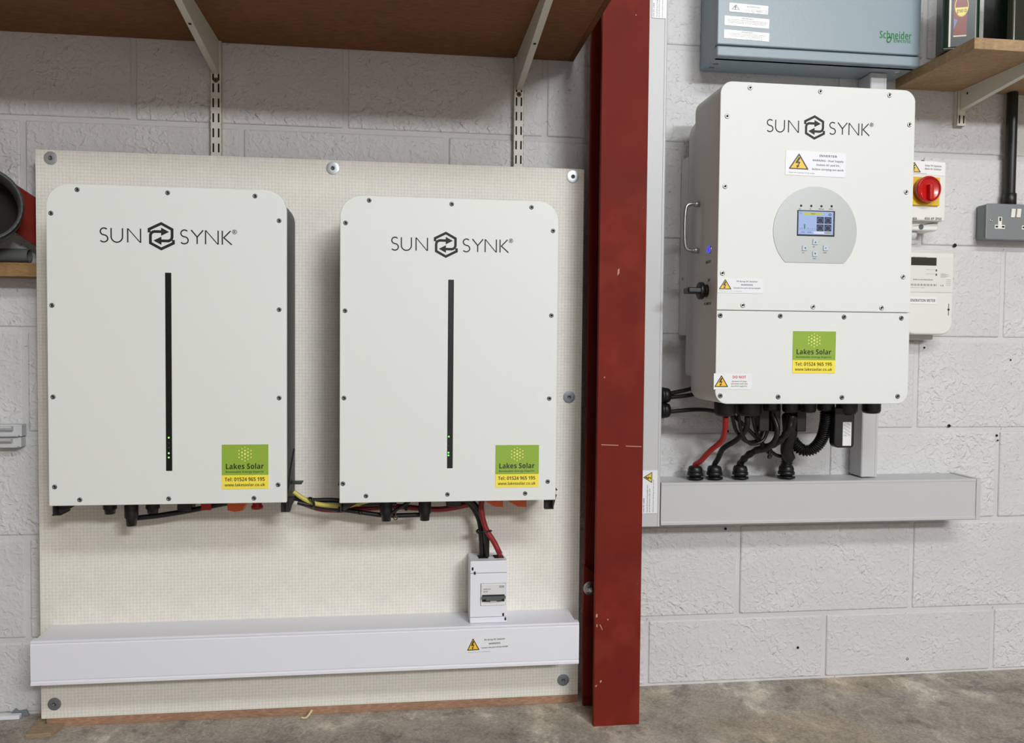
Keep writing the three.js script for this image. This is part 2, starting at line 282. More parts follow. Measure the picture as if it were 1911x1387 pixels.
const texVert = canvasTex(160, 420, (x, w, h) => { x.fillStyle = '#e6e6ea'; x.fillRect(0, 0, w, h); x.save(); x.translate(58, 70); x.rotate(-Math.PI / 2); triangle(x, 0, 0, 44, '#e6c93a'); x.restore();
  const vt = (s, px, y1, size, len, c) => { x.save(); x.translate(px, y1); x.rotate(-Math.PI / 2); txt(x, s, 0, 0, size, len, 'bold', c, 'left'); x.restore(); };
  vt('Live DC cable', 24, 410, 22, 140, '#333'); vt('Contains live parts during daylight hours', 60, 410, 17, 270, '#666'); vt('do not disconnect under load', 84, 410, 17, 230, '#666'); vt('isolate before working on this circuit', 122, 410, 15, 320, '#666'); });
const texMeter = canvasTex(560, 700, (x, w, h) => {
  x.fillStyle = '#dcdbd7'; x.fillRect(0, 0, w, h); txt(x, 'kWh energy meter', 150, 22, 22, 180, 'bold', '#555');
  x.fillStyle = '#77776f'; x.fillRect(355, 250, 20, 40); x.fillRect(355, 335, 20, 40); x.fillStyle = '#333'; x.fillRect(358, 250, 12, 40); x.fillRect(358, 335, 12, 40);
  txt(x, 'Reactive LED', 290, 262, 18, 110, '', '#555'); txt(x, 'Active LED', 290, 346, 18, 110, '', '#555');
  txt(x, 'EML2247842044', 200, 470, 34, 250, 'bold', '#555'); x.fillStyle = '#444'; for (let i = 0; i < 44; i++) if ((i * 7) % 5 < 3) x.fillRect(20 + i * 8, 540, 5, 42); txt(x, 'certification 2021', 120, 622, 22, 220, '', '#555');
  for (let i = 0; i < 6; i++) { x.fillStyle = '#777'; x.fillRect(420, 330 + i * 14, 60 + ((i * 37) % 60), 5); } for (let i = 0; i < 4; i++) { x.fillStyle = '#888'; x.fillRect(490, 450 + i * 34, 60, 8); }
  txt(x, 'CE', 440, 580, 36, 46, 'bold', '#444');
});
const texGen = canvasTex(420, 100, (x, w, h) => { x.fillStyle = '#e8e8ea'; x.fillRect(0, 0, w, h); x.font = 'bold 52px monospace'; txt(x, 'GENERATION METER', 206, 68, 54, 396, 'bold', '#2c2c2c'); });
const texLcd = canvasTex(256, 90, (x, w, h) => { x.fillStyle = '#34362f'; x.fillRect(0, 0, w, h); txt(x, '8888888', 140, 62, 40, 190, '', '#2b2d27'); });
const texScreen = canvasTex(480, 360, (x, w, h) => {
  x.fillStyle = '#a9bfee'; x.fillRect(0, 0, w, h); x.fillStyle = '#c9c95e'; x.fillRect(70, 18, 262, 38); txt(x, 'MENU', 200, 46, 24, 60, 'bold', '#55551c');
  x.strokeStyle = '#4f6fae'; x.lineWidth = 3; x.strokeRect(18, 16, 28, 30); x.strokeStyle = '#1c2744'; x.lineWidth = 9; x.beginPath(); x.arc(432, 44, 15, 0, 7); x.stroke();
  x.fillStyle = '#3a8f7a'; x.fillRect(76, 200, 20, 76); x.fillStyle = '#5b6fae'; [[20, 262], [46, 254], [130, 258], [160, 268], [190, 262], [220, 266]].forEach(([a, b]) => x.fillRect(a, b, 8, 276 - b)); x.strokeStyle = '#6679b5'; x.lineWidth = 3; x.beginPath(); x.moveTo(8, 292); x.lineTo(236, 292); x.stroke();
  for (const [a, b] of [[252, 82], [358, 82], [252, 200], [358, 200]]) { x.fillStyle = '#1a2348'; x.fillRect(a, b, 96, 104); x.strokeStyle = '#7f93cc'; x.lineWidth = 5; x.beginPath(); x.arc(a + 48, b + 54, 36, 2.4, 7.0); x.stroke(); x.fillStyle = '#6f7a55'; x.fillRect(a + 30, b + 84, 36, 8); }
  txt(x, 'SUN', 66, 334, 22, 44, 'bold', '#1c2744'); txt(x, 'SYNK', 150, 334, 22, 56, 'bold', '#1c2744'); x.fillStyle = '#e8eefc'; x.fillRect(210, 312, 240, 34); x.fillStyle = '#8d9a7a'; x.fillRect(360, 318, 90, 22);
});
const texDongle = canvasTex(130, 420, (x, w, h) => { x.fillStyle = '#e2e2e2'; x.fillRect(0, 0, w, h); x.fillStyle = '#777'; for (let i = 0; i < 5; i++) for (let k = 0; k < 16; k++) if ((i * 5 + k * 3) % 4) x.fillRect(16 + i * 20, 16 + k * 15, 12, 8); });
const texBreaker = canvasTex(260, 120, (x, w, h) => { x.fillStyle = '#dadada'; x.fillRect(0, 0, w, h); txt(x, 'AK63 DC', 62, 62, 22, 84, 'bold', '#444'); txt(x, 'B125', 44, 92, 20, 50, 'bold', '#444'); x.strokeStyle = '#555'; x.lineWidth = 4; x.strokeRect(196, 16, 48, 20); txt(x, 'CHN', 220, 33, 16, 38, 'bold', '#555'); });
const texTin = canvasTex(300, 640, (x, w, h) => {
  x.fillStyle = '#0c1712'; x.fillRect(0, 0, w, h); x.fillStyle = '#cfcac0'; x.fillRect(0, 0, 22, h); x.fillStyle = '#7a2416'; x.fillRect(52, 0, 150, 560); x.fillStyle = '#c9c3b4'; x.fillRect(52, 560, 150, 10);
  x.strokeStyle = '#d8b45e'; x.lineWidth = 9; x.beginPath(); x.arc(140, 350, 74, 0, 7); x.stroke(); x.save(); x.beginPath(); x.arc(140, 350, 70, 0, 7); x.clip(); x.fillStyle = '#e0d35a'; x.fillRect(60, 362, 260, 110); x.restore(); txt(x, 'great cb', 142, 398, 40, 112, 'bold', '#3c3412'); x.fillStyle = '#5b7ea6'; x.beginPath(); x.moveTo(56, 440); x.lineTo(96, 448); x.lineTo(58, 520); x.fill();
});
const printMat = (t, rough = 0.4) => std({ map: t, roughness: rough });
const S = { lakes: printMat(texLakes, 0.32), inverter: printMat(texInverter), array: printMat(texArray), doNot: printMat(texDoNot), ac: printMat(texAc), enc1: printMat(texEnc1, 0.36), enc2: printMat(texEnc2(0), 0.36), enc3: printMat(texEnc2(1), 0.36), vert: printMat(texVert), meter: printMat(texMeter), gen: printMat(texGen), lcd: printMat(texLcd, 0.15), dongle: printMat(texDongle), breaker: printMat(texBreaker), tin: printMat(texTin, 0.25),
  screen: std({ color: 0x101218, roughness: 0.2, emissiveMap: texScreen, emissive: 0xffffff, emissiveIntensity: 0.85 }) };
function sticker(parent, name, x0, y0, x1, y1, z, mat, label, tilt = 0) {   // photo corners (upper left, lower right) on the plane z
  const a = at(x0, y0, z), b = at(x1, y1, z), g = new THREE.BoxGeometry(b.x - a.x, a.y - b.y, 0.0008);
  if (tilt) g.rotateZ(tilt); g.translate((a.x + b.x) / 2, (a.y + b.y) / 2, z + 0.0005); return part(parent, name, g, mat, label);
}
// thin-stroke lettering and the hexagon emblem, as flat raised print
function stroke(pts, w) {                                       // ribbon outline of a polyline
  pts = pts.filter((p, i, A) => !i || Math.hypot(p[0] - A[i - 1][0], p[1] - A[i - 1][1]) > 1e-3);
  const L = [], R = [];
  pts.forEach((p, i) => {
    const a = pts[Math.max(0, i - 1)], b = pts[Math.min(pts.length - 1, i + 1)]; let nx, ny, k = 1;
    if (i && i < pts.length - 1) { const d1 = Math.hypot(p[0] - a[0], p[1] - a[1]), d2 = Math.hypot(b[0] - p[0], b[1] - p[1]); const n1 = [-(p[1] - a[1]) / d1, (p[0] - a[0]) / d1], n2 = [-(b[1] - p[1]) / d2, (b[0] - p[0]) / d2]; nx = n1[0] + n2[0]; ny = n1[1] + n2[1]; const m = Math.hypot(nx, ny); nx /= m; ny /= m; k = 1 / Math.max(0.35, nx * n1[0] + ny * n1[1]); }
    else { const d = Math.hypot(b[0] - a[0], b[1] - a[1]); nx = -(b[1] - a[1]) / d; ny = (b[0] - a[0]) / d; }
    L.push([p[0] + nx * w / 2 * k, p[1] + ny * w / 2 * k]); R.push([p[0] - nx * w / 2 * k, p[1] - ny * w / 2 * k]);
  });
  return poly([...L, ...R.reverse()]);
}
const arc = (cx, cy, rx, ry, a0, a1, n = 14) => Array.from({ length: n + 1 }, (_, i) => { const a = (a0 + (a1 - a0) * i / n) * Math.PI / 180; return [cx + rx * Math.cos(a), cy + ry * Math.sin(a)]; });
function logoGeometry() {                                       // unit: letter height 1, emblem centre at 0,0; returns geometry in the xy plane
  const w = 0.085, out = [], add = (pts, ww = w) => out.push(stroke(pts, ww));
  const Sx = (x) => add([...arc(x + 0.26, 0.24, 0.24, 0.23, 40, 180, 10), ...arc(x + 0.28, 0.24, 0.26, 0.24, 195, 262, 5), ...arc(x + 0.24, -0.24, 0.26, 0.24, 75, 0, 6), ...arc(x + 0.24, -0.25, 0.26, 0.23, -10, -145, 10)]);
  const U = (x) => add([[x, 0.48], [x, -0.1], ...arc(x + 0.37, -0.1, 0.37, 0.38, 180, 360, 16), [x + 0.74, -0.1], [x + 0.74, 0.48]].filter((p, i, A) => !i || Math.hypot(p[0] - A[i - 1][0], p[1] - A[i - 1][1]) > 1e-3));
  const N = (x) => { add([[x, -0.48], [x, 0.48]]); add([[x + 0.84, -0.48], [x + 0.84, 0.48]]); out.push(poly([[x - 0.03, 0.48], [x + 0.05, 0.48], [x + 0.87, -0.48], [x + 0.79, -0.48]])); };
  Sx(-4.0); U(-3.28); N(-2.2);
  Sx(1.28); add([[1.98, 0.48], [2.38, 0.0]]); add([[2.78, 0.48], [2.38, 0.0]]); add([[2.38, 0.02], [2.38, -0.48]]); N(2.94);
  add([[4.06, -0.48], [4.06, 0.48]]); add([[4.62, 0.48], [4.16, 0.0], [4.7, -0.48]]);
  const ring = new THREE.Shape(); ring.absarc(4.88, 0.42, 0.16, 0, Math.PI * 2, false); const hl = new THREE.Path(); hl.absarc(4.88, 0.42, 0.128, 0, Math.PI * 2, true); ring.holes.push(hl); out.push(ring);
  add([[4.83, 0.33], [4.83, 0.51]], 0.035); add([[4.83, 0.5], [4.92, 0.49], [4.92, 0.42], [4.83, 0.41]], 0.03); add([[4.87, 0.41], [4.94, 0.33]], 0.03);
  // emblem: upper arm of the hexagon with its arrow, and the same turned half round
  const half = [stroke([[-0.80, 0.24], [-0.80, 0.465], [0, 0.87], [0.715, 0.48], [0.715, -0.02], ...arc(0.42, -0.02, 0.295, 0.295, 0, -90, 6), [0.0, -0.315]], 0.185), poly([[0.01, -0.03], [-0.52, -0.305], [0.01, -0.59]])];
  for (const s of half) { out.push(s); out.push(poly(s.getPoints(4).map((p) => [-p.x, -p.y]))); }
  return join(out.map((s) => slab(s, 0, 0.0003, 0, 0, 20)));
}
const LOGO = logoGeometry();
function logo(parent, px, py, hPx, z) {                         // emblem centre in the photo, letter height in pixels there
  const c = at(px, py, z), h = at(px, py, z).y - at(px, py + hPx, z).y, g = LOGO.clone(); g.scale(h, h, 1); g.translate(c.x, c.y, z + 0.0001); return part(parent, 'printed_logo', g, M.ink, 'thin black lettering with a hexagon of two arrows');
}
const FONT = await new FontLoader().loadAsync('fonts/droid/droid_sans_bold.typeface.json');
function letters(parent, s, p, size, mat, width) {
  const g = new TextGeometry(s, { font: FONT, size, depth: 0.0003, curveSegments: 3, bevelEnabled: false }); g.computeBoundingBox();
  if (width) g.scale(width / (g.boundingBox.max.x - g.boundingBox.min.x), 1, 1); g.translate(p.x, p.y, p.z); return part(parent, 'lettering', g, mat);
}
function screw(parent, px, py, z, r, mat, ax = Z1, p0) {
  const q = p0 || at(px, py, z);
  const m = part(parent, 'screw', lathe([[0, 0.0004], [r * 0.4, 0.0004], [r * 0.42, r * 0.3], [r * 0.8, r * 0.34], [r, r * 0.1], [r, -0.0002]], q, ax, 14), mat);
  part(m, 'recess_shade', lathe([[0, 0.0006], [r * 0.405, 0.0006], [r * 0.405, 0.0003]], q, ax, 6), M.slot); return m;  // black disc stands for the shade down in the screw recess
}

// ---------------------------------------------------------------- steel column and brace
{
  const x0 = -0.623, x1 = -0.522, xm = (x0 + x1) / 2, g = thing('steel_column', 'red oxide painted steel column standing on the concrete floor', 'column', V(xm, 0, 0.14));
  part(g, 'front_flange', uvBox(bx(x0, x1, 0, RY, 0.181, 0.193, 0.0015), 0.8), M.steelRed);
  part(g, 'rear_flange', uvBox(bx(x0, x1, 0, RY, 0.078, 0.090, 0.0015), 0.8), M.steelRed);
  part(g, 'web', uvBox(bx(xm - 0.004, xm + 0.004, 0, RY, 0.090, 0.181, 0), 0.8), M.steelRed);
  part(g, 'gusset_plate', uvBox(slab(poly([[-0.6285, 0.03], [-0.577, 0.03], [-0.577, 0.285], [-0.6285, 0.327]]), 0.096, 0.106, 0.0008, 1), 0.8), M.steelRed);
  const chipM = std({ color: 0xb88a7c, roughness: 0.8 }), zc = 0.193;
  const fl = (pts) => part(g, 'paint_chip', slab(poly(pts.map(([px, py]) => { const q = at(px, py, zc); return [q.x, q.y]; })), zc - 0.0002, zc + 0.0002, 0), chipM, 'pale chip in the red paint');
  fl([[1122, 829.5], [1154, 830.5], [1154, 832], [1122, 831]]); fl([[1168, 832], [1197, 833], [1197, 834.5], [1168, 833.5]]); fl([[1112, 1147], [1115, 1146], [1115, 1152], [1112, 1153]]); fl([[1113, 1166], [1115, 1165], [1115, 1171], [1113, 1170]]); fl([[1119, 1272], [1122, 1269], [1123, 1272], [1120, 1275]]); fl([[1111, 1280], [1114, 1278], [1114, 1281], [1111, 1283]]); fl([[1133, 1155], [1136, 1156], [1135, 1158], [1133, 1157]]); fl([[1120, 1165], [1125, 1176], [1124, 1176], [1119, 1167]]); fl([[1186, 27], [1188, 27], [1188, 29], [1186, 29]]); fl([[1153, 503], [1156, 501], [1156, 510], [1152, 515]]); fl([[1127, 703], [1129, 703], [1129, 706], [1127, 706]]);
  const b = at(1103, 1100, 0.115);
  part(g, 'bolt', join([lathe([[0, 0], [0.016, 0], [0.016, 0.003], [0, 0.003]], V(b.x, b.y, 0.106), Z1, 20), lathe([[0, 0.003], [0.0115, 0.003], [0.0115, 0.011], [0.006, 0.011], [0.006, 0.02], [0, 0.021]], V(b.x, b.y, 0.106), Z1, 6)]), M.steel, 'galvanised bolt');
  const ang = Math.atan2(-0.679, 1.0);
  const bar = uvBox(bx(-0.6, 1.42, -0.083, 0, 0.030, 0.042, 0.001), 0.8); bar.rotateZ(ang); const t = at(34, 348, 0.04); bar.translate(t.x, t.y, 0);
  single('brace_bar', 'red oxide painted diagonal steel brace bar running behind the backing board', 'brace', bar, M.steelRed);
}

// ---------------------------------------------------------------- backing board with fixings, plank below
const BZ = 0.07;
{
  const x0 = -1.7815, x1 = -0.631, y0 = 0.0185, y1 = 1.2075, o = thing('backing_board', 'large cream backing board with a fine grid texture behind the batteries', 'board', V((x0 + x1) / 2, y0, BZ - 0.01));
  part(o, 'panel', uvBox(bx(x0, x1, y0, y1, BZ - 0.016, BZ, 0.001), 0.14), M.board);
  for (const [xa, xb] of [[x0 + 0.13, x0 + 0.18], [x1 - 0.3, x1 - 0.25]]) part(o, 'spacer_batten', uvBox(bx(xa, xb, 0.9, 1.15, 0.0015, BZ - 0.016, 0.001), 0.5), M.timber);
  [[95, 295, 1], [621, 314, 1], [1069, 330, 1], [1062, 741, 0], [1051, 1269, 0], [102, 1314, 0]].forEach(([px, py, k]) => {
    const q = at(px, py, BZ), w = part(o, 'washer', lathe([[0.004, 0.0002], [0.0130, 0.0002], [0.0135, 0.0008], [0.0133, 0.0018], [0.005, 0.0022], [0.004, 0.0016]], q, Z1, 28), k ? M.zinc : M.zincDull);
    part(w, 'screw', lathe([[0, 0.0008], [0.0022, 0.0008], [0.0024, 0.003], [0.0045, 0.0028], [0.0052, 0.0016]], q, Z1, 14), M.screwDark);
  });
  single('timber_plank', 'thin reddish brown timber plank on the floor under the backing board', 'plank', uvBox(bx(-1.772, -0.631, 0.0, 0.018, 0.035, 0.0685, 0.001), 0.5), M.timber);
  single('wood_wedge', 'small flat dusty wood wedge beside the plank end on the floor', 'wood', uvBox(profileY([[-1.80, 0.03], [-1.792, 0.12], [-1.745, 0.115], [-1.735, 0.071], [-1.776, 0.071], [-1.776, 0.03]], 0, 0.009, 0.0006), 0.5), M.timberDull);
  const sh = at(572, 1337, 0.1); sh.y = 0.002;
  single('wood_shaving', 'pale curled wood shaving lying on the floor below the plank', 'shaving', sweep([V(sh.x - 0.012, 0.003, 0.088), V(sh.x - 0.002, 0.004, 0.092), V(sh.x + 0.006, 0.012, 0.09), V(sh.x + 0.01, 0.018, 0.086)], 10, 5, (t) => 0.0022), std({ color: 0xd8cd9a, roughness: 0.8 }));
}

// ---------------------------------------------------------------- batteries
function battery(name, label, c) {                               // c: edges in metres + screw and sticker pixels
  const zf = 0.235, { x0, x1, y0, y1 } = c, o = thing(name, label, 'battery', V((x0 + x1) / 2, y0, 0.15), 'wall batteries on the board');
  part(o, 'front_panel', slab(rrect(x0, x1, y0, y1, 0.042, 0.042, 0.002, 0.002), zf - 0.012, zf, 0.0016, 3, 14), M.whitePowder);
  part(o, 'housing', slab(rrect(x0 + 0.003, x1 - 0.003, y0 + 0.004, y1 - 0.004, 0.04, 0.04, 0.003, 0.003), BZ + 0.006, zf - 0.0125, 0.003, 2, 14), M.blackMetal, 'black metal case');
  logo(o, ...c.logo, zf);
  const a = at(c.bar[0], c.bar[1], zf), b = at(c.bar[2], c.bar[3], zf), bar = part(o, 'display_strip', bx(a.x, a.x + 0.0115, b.y, a.y, zf - 0.002, zf + 0.0006, 0.0004, 1), M.gloss, 'glossy black indicator strip');
  for (const [px, py, on] of c.leds) part(bar, 'indicator_light', lathe([[0, 0.0012], [0.0012, 0.001], [0.0017, 0.0002]], at(px, py, zf + 0.0002), Z1, 10), on ? M.ledGreen : M.ledOff);
  sticker(o, 'installer_sticker', ...c.sticker, zf, S.lakes, 'green and yellow installer sticker');
  for (const [px, py] of c.screws) screw(o, px, py, zf, 0.0046, M.screwDark);
  for (const s of [-1, 1]) {                                     // folded black mounting bracket at each lower corner
    const X = s < 0 ? x0 : x1, [tl, ty] = c.tabs[(s + 1) / 2];
    const side = slab(poly([[-0.22, y0 - 0.022], [-0.1, y0 - 0.022], [-0.1, y0 + 0.09], [-0.165, y0 + 0.05], [-0.22, y0 + 0.0]]), 0, 0.002, 0, 1); side.rotateY(Math.PI / 2); side.translate(X - s * 0.0018 - 0.001, 0, 0);
    const foot = s < 0 ? slab(poly([[X + 0.004, y0 - 0.002], [X + 0.042, y0 - 0.002], [X + 0.008, y0 - 0.022], [X + 0.004, y0 - 0.022]]), 0.185, 0.2, 0.0005, 1) : slab(poly([[X - 0.016, y0 - 0.026], [X + 0.0015, y0 - 0.026], [X + 0.009, y0 + 0.004], [X - 0.016, y0 - 0.001]]), 0.185, 0.2, 0.0005, 1);
    part(o, 'mounting_bracket', join([side, bx(Math.min(X, X + s * tl), Math.max(X, X + s * tl), y0 + ty, y0 + ty + 0.0025, 0.125, 0.16, 0.0006), foot, ...(s < 0 ? [bx(X - 0.008, X + 0.008, y0 - 0.0255, y0 - 0.0225, 0.15, 0.2, 0.0006)] : [])]), M.blackMetal);
  }
  return o;
}
const B1 = { tabs: [[0.014, 0.001], [0.02, 0.023]], x0: -1.6975, x1: -1.2565, y0: 0.5005, y1: 1.1115, logo: [301, 441, 27.2], bar: [308, 509, 320, 879], sticker: [414, 830, 501, 912], leds: [[315, 817, 1], [315, 827, 0], [315, 836, 0], [315, 846, 1], [315, 854, 1]],
  screws: [[144, 354], [313, 360], [476, 366], [95, 398], [97, 570], [99, 741], [102, 909], [521, 412], [521, 578], [521, 743], [519, 905], [149, 933], [315, 931], [474, 930]] };
const B2 = { tabs: [[0.008, 0.023], [0.018, 0.006]], x0: -1.1545, x1: -0.7185, y0: 0.4975, y1: 1.1065, logo: [832, 457, 25.2], bar: [836.5, 522, 847, 874], sticker: [925, 831, 1005, 909], leds: [[837.5, 815, 1], [837.5, 824, 0], [837.5, 833, 0], [837, 845, 1], [837, 850, 1]],
  screws: [[689, 374], [843, 381], [992, 387], [645, 416], [644, 580], [642, 743], [640, 903], [1032, 431], [1029, 589], [1025, 744], [1022, 899], [683, 926], [835, 923], [980, 921]] };
const bat1 = battery('wall_battery', 'white wall battery whose black side faces the other battery, above the loose trunking end', B1);
const bat2 = battery('wall_battery', 'white wall battery between the other battery and the red column, above the small isolator', B2);
function plug(o, name, px, py, w, h, z, mat) {                   // a connector body hanging under a battery
  const q = at(px, py, z), s = at(px + w / 2, py, z).x - at(px - w / 2, py, z).x, hh = at(px, py, z).y - at(px, py + h, z).y, r = s / 2;
  return part(o, name, lathe([[0, 0], [r * 0.86, 0], [r * 0.86, hh * 0.3], [r, hh * 0.32], [r, hh * 0.72], [r * 0.8, hh * 0.78], [r * 0.74, hh], [0, hh]], V(q.x, Math.min(q.y, 9), z), DOWN, 14), mat);
}
plug(bat1, 'connector', 205, 925, 26, 34, 0.15, M.blackPlastic); plug(bat1, 'connector', 285, 925, 26, 33, 0.15, M.blackPlastic);
plug(bat1, 'connector', 245, 925, 26, 56, 0.16, M.blackPlastic);
{
  const blk = (o, name, px0, py0, px1, py1, z0, z1, mat) => { const a = at(px0, py0, z1), b = at(px1, py1, z1); return part(o, name, bx(a.x, b.x, b.y, a.y, z0, z1, 0.003), mat); };
  blk(bat1, 'connector', 330, 926, 357, 954, 0.11, 0.15, M.blackPlastic);
  const wedge = (o, px0, py0, px1, py1, z) => { const a = at(px0, py0, z), b = at(px1, py1, z); return part(o, 'power_terminal', slab(poly([[a.x, a.y], [b.x, a.y], [b.x - (b.x - a.x) * 0.3, b.y + 0.003], [a.x + (b.x - a.x) * 0.35, b.y], [a.x, b.y + 0.004]]), z - 0.03, z, 0.002, 2), M.orange, 'orange terminal cover'); };
  wedge(bat1, 424, 926, 465, 956, 0.15); part(bat1, 'terminal_cap', (() => { const q = at(480, 926, 0.15); return lathe([[0, 0], [0.009, 0], [0.0095, 0.018], [0.012, 0.021], [0.012, 0.026], [0, 0.027]], q, DOWN, 18); })(), M.redCap, 'round red terminal cap');
  blk(bat1, 'terminal_cap', 374, 930, 394, 953, 0.12, 0.15, M.redCap);
  const w2 = (px0, px1, z) => { const a = at(px0, 922, z), b = at(px1, 947, z); return part(bat2, 'power_terminal', slab(poly([[a.x, a.y], [b.x, a.y], [b.x, b.y], [a.x + (b.x - a.x) * 0.55, b.y + 0.001], [a.x, b.y + 0.014]]), z - 0.03, z, 0.002, 2), M.orange, 'orange terminal cover'); };
  w2(905, 939, 0.15); w2(948, 983, 0.15);
  plug(bat2, 'connector', 721, 918, 24, 54, 0.16, M.blackPlastic); plug(bat2, 'connector', 793, 918, 24, 53, 0.16, M.blackPlastic);
  blk(bat2, 'connector', 833, 920, 862, 946, 0.11, 0.14, M.blackPlastic);
}
const P = (list, z) => list.map(([x, y, zz]) => at(x, y, zz === undefined ? z : zz));
single('data_cable', 'thin black data cable slanting up under the battery with the round red cap', 'cable', tube(P([[247, 968], [300, 962], [360, 952], [420, 940], [465, 933]], 0.14), 0.0055), M.cableBlack);
single('earth_cable', 'yellow green earth cable strung between the two batteries', 'cable', tube(P([[548, 918], [565, 930], [585, 939], [620, 944], [650, 944], [690, 934]], 0.15), 0.0048), M.cableYellow);
single('power_cable', 'upper black power cable strung between the two batteries', 'cable', tube(P([[548, 930], [580, 934], [620, 934], [680, 940], [740, 938]], 0.135), 0.0055), M.cableBlack);
single('power_cable', 'lower black data cable looping under both connectors of the second battery', 'cable', tube(P([[556, 938], [600, 947], [650, 953], [720, 962], [786, 961]], 0.145), 0.005), M.cableBlack);
single('power_cable', 'dark red power cable running behind the connectors between the two batteries', 'cable', tube(P([[556, 936], [600, 950], [660, 951], [740, 946], [820, 951], [880, 941]], 0.12), 0.0062), M.cableDarkRed);
single('jumper_wire', 'short thin black wire crossing between two connectors under the second battery', 'wire', tube(P([[728, 960], [745, 948], [765, 936]], 0.165), 0.0035, 12, 8), M.cableBlack);
single('cable_tie', 'black tie around the cables beside the black sided battery', 'cable tie', tube(P([[577, 930, 0.158], [582, 931, 0.164], [586, 943, 0.164], [582, 949, 0.155]]), 0.0028, 10, 6), M.cableBlack);
single('cable_end', 'black cable end ball below the cables at the second battery bracket', 'cable end', new THREE.SphereGeometry(0.0048, 12, 8).translate(...at(672, 957, 0.15).toArray()), M.blackRubber);
single('ring_terminal', 'small brass eyelet terminal dangling under the second battery', 'terminal', (() => { const q = at(738, 967, 0.16), g = new THREE.TorusGeometry(0.0038, 0.0012, 6, 14); g.translate(q.x, q.y, q.z); return join([g, cyl(V(q.x, q.y + 0.004, q.z), V(q.x + 0.001, q.y + 0.016, q.z), 0.0016, 8)]); })(), M.brassDull);
single('cable_stub', 'short black capped lead hanging under the second battery', 'cable', join([cyl(at(758, 925, 0.15), at(758, 947, 0.15), 0.005, 10), cyl(at(758, 947, 0.15), at(758, 953, 0.15), 0.003, 8)]), M.blackRubber);
// cables down to the isolator
const ISO_TOP = 0.3525;
single('power_cable', 'thick black cable curving from the second battery into the small isolator', 'cable', tube([...P([[866, 925], [888, 945], [903, 975], [908, 1005]], 0.13), V(at(908, 1038, 0.12).x, ISO_TOP + 0.012, 0.118), V(at(908, 1040, 0.12).x, ISO_TOP, 0.116)], 0.0062), M.cableBlack, 'black cables into the isolator');
single('power_cable', 'second black cable beside the thick one entering the small isolator', 'cable', tube([...P([[846, 928], [875, 940], [893, 968], [898, 1005]], 0.122), V(at(899, 1038, 0.12).x, ISO_TOP + 0.012, 0.115), V(at(899, 1040, 0.12).x, ISO_TOP, 0.113)], 0.0058), M.cableBlack, 'black cables into the isolator');
single('power_cable', 'bright dark red cable bending down into the small isolator', 'cable', tube([...P([[902, 922], [898, 945], [906, 985], [922, 1012], [931, 1030]], 0.14), V(at(932, 1040, 0.12).x, ISO_TOP + 0.008, 0.122), V(at(932, 1040, 0.12).x, ISO_TOP, 0.12)], 0.0062), M.cableDarkRed);
single('cable_tie', 'black tie around the cables above the small isolator', 'cable tie', (() => { const g = new THREE.TorusGeometry(0.0165, 0.0018, 6, 24); g.scale(1, 1, 1); g.rotateX(Math.PI / 2 - 0.15); const q = at(903, 991, 0.132); g.translate(q.x, q.y, q.z); const k = at(893, 992, 0.14); return join([g, new THREE.SphereGeometry(0.0055, 10, 8).translate(k.x, k.y, k.z)]); })(), M.cableBlack);

// ---------------------------------------------------------------- trunking under the batteries and the isolator on it
{
  const x0 = -1.7605, x1 = -0.6515, y0 = 0.1285, y1 = 0.2185, z0 = BZ, z1 = 0.17;
  const o = thing('cable_trunking', 'long white plastic trunking across the bottom of the backing board', 'trunking', V((x0 + x1) / 2, y0, z0));
  part(o, 'base', profileX([[z0, y0 + 0.002], [z1 - 0.006, y0 + 0.002], [z1 - 0.006, y0 + 0.005], [z0 + 0.003, y0 + 0.005], [z0 + 0.003, y1 - 0.005], [z1 - 0.006, y1 - 0.005], [z1 - 0.006, y1 - 0.001], [z0, y1 - 0.001]], x0 + 0.004, x1 - 0.006), M.pvc);
  part(o, 'lid', profileX([[z1 - 0.02, y1], [z1 - 0.003, y1], [z1, y1 - 0.003], [z1 - 0.0012, y1 - 0.0055], [z1 - 0.0012, y1 - 0.0068], [z1, y1 - 0.008], [z1, y0 + 0.011], [z1 - 0.0012, y0 + 0.0095], [z1 - 0.0012, y0 + 0.008], [z1 + 0.0006, y0 + 0.006], [z1 + 0.0006, y0 + 0.001], [z1 - 0.002, y0], [z1 - 0.014, y0], [z1 - 0.014, y0 + 0.0018], [z1 - 0.004, y0 + 0.0018], [z1 - 0.004, y1 - 0.0025], [z1 - 0.02, y1 - 0.0008]], x0, x1), M.pvc);
  part(o, 'end_cap', bx(x1 - 0.005, x1 - 0.002, y0 + 0.006, y1 - 0.006, z0 + 0.004, z1 - 0.007, 0.0006), M.pvc);
  sticker(o, 'warning_label', 869, 1189, 953, 1218, z1 - 0.0003, S.array, 'white label with yellow shock triangle', 0.03);
}
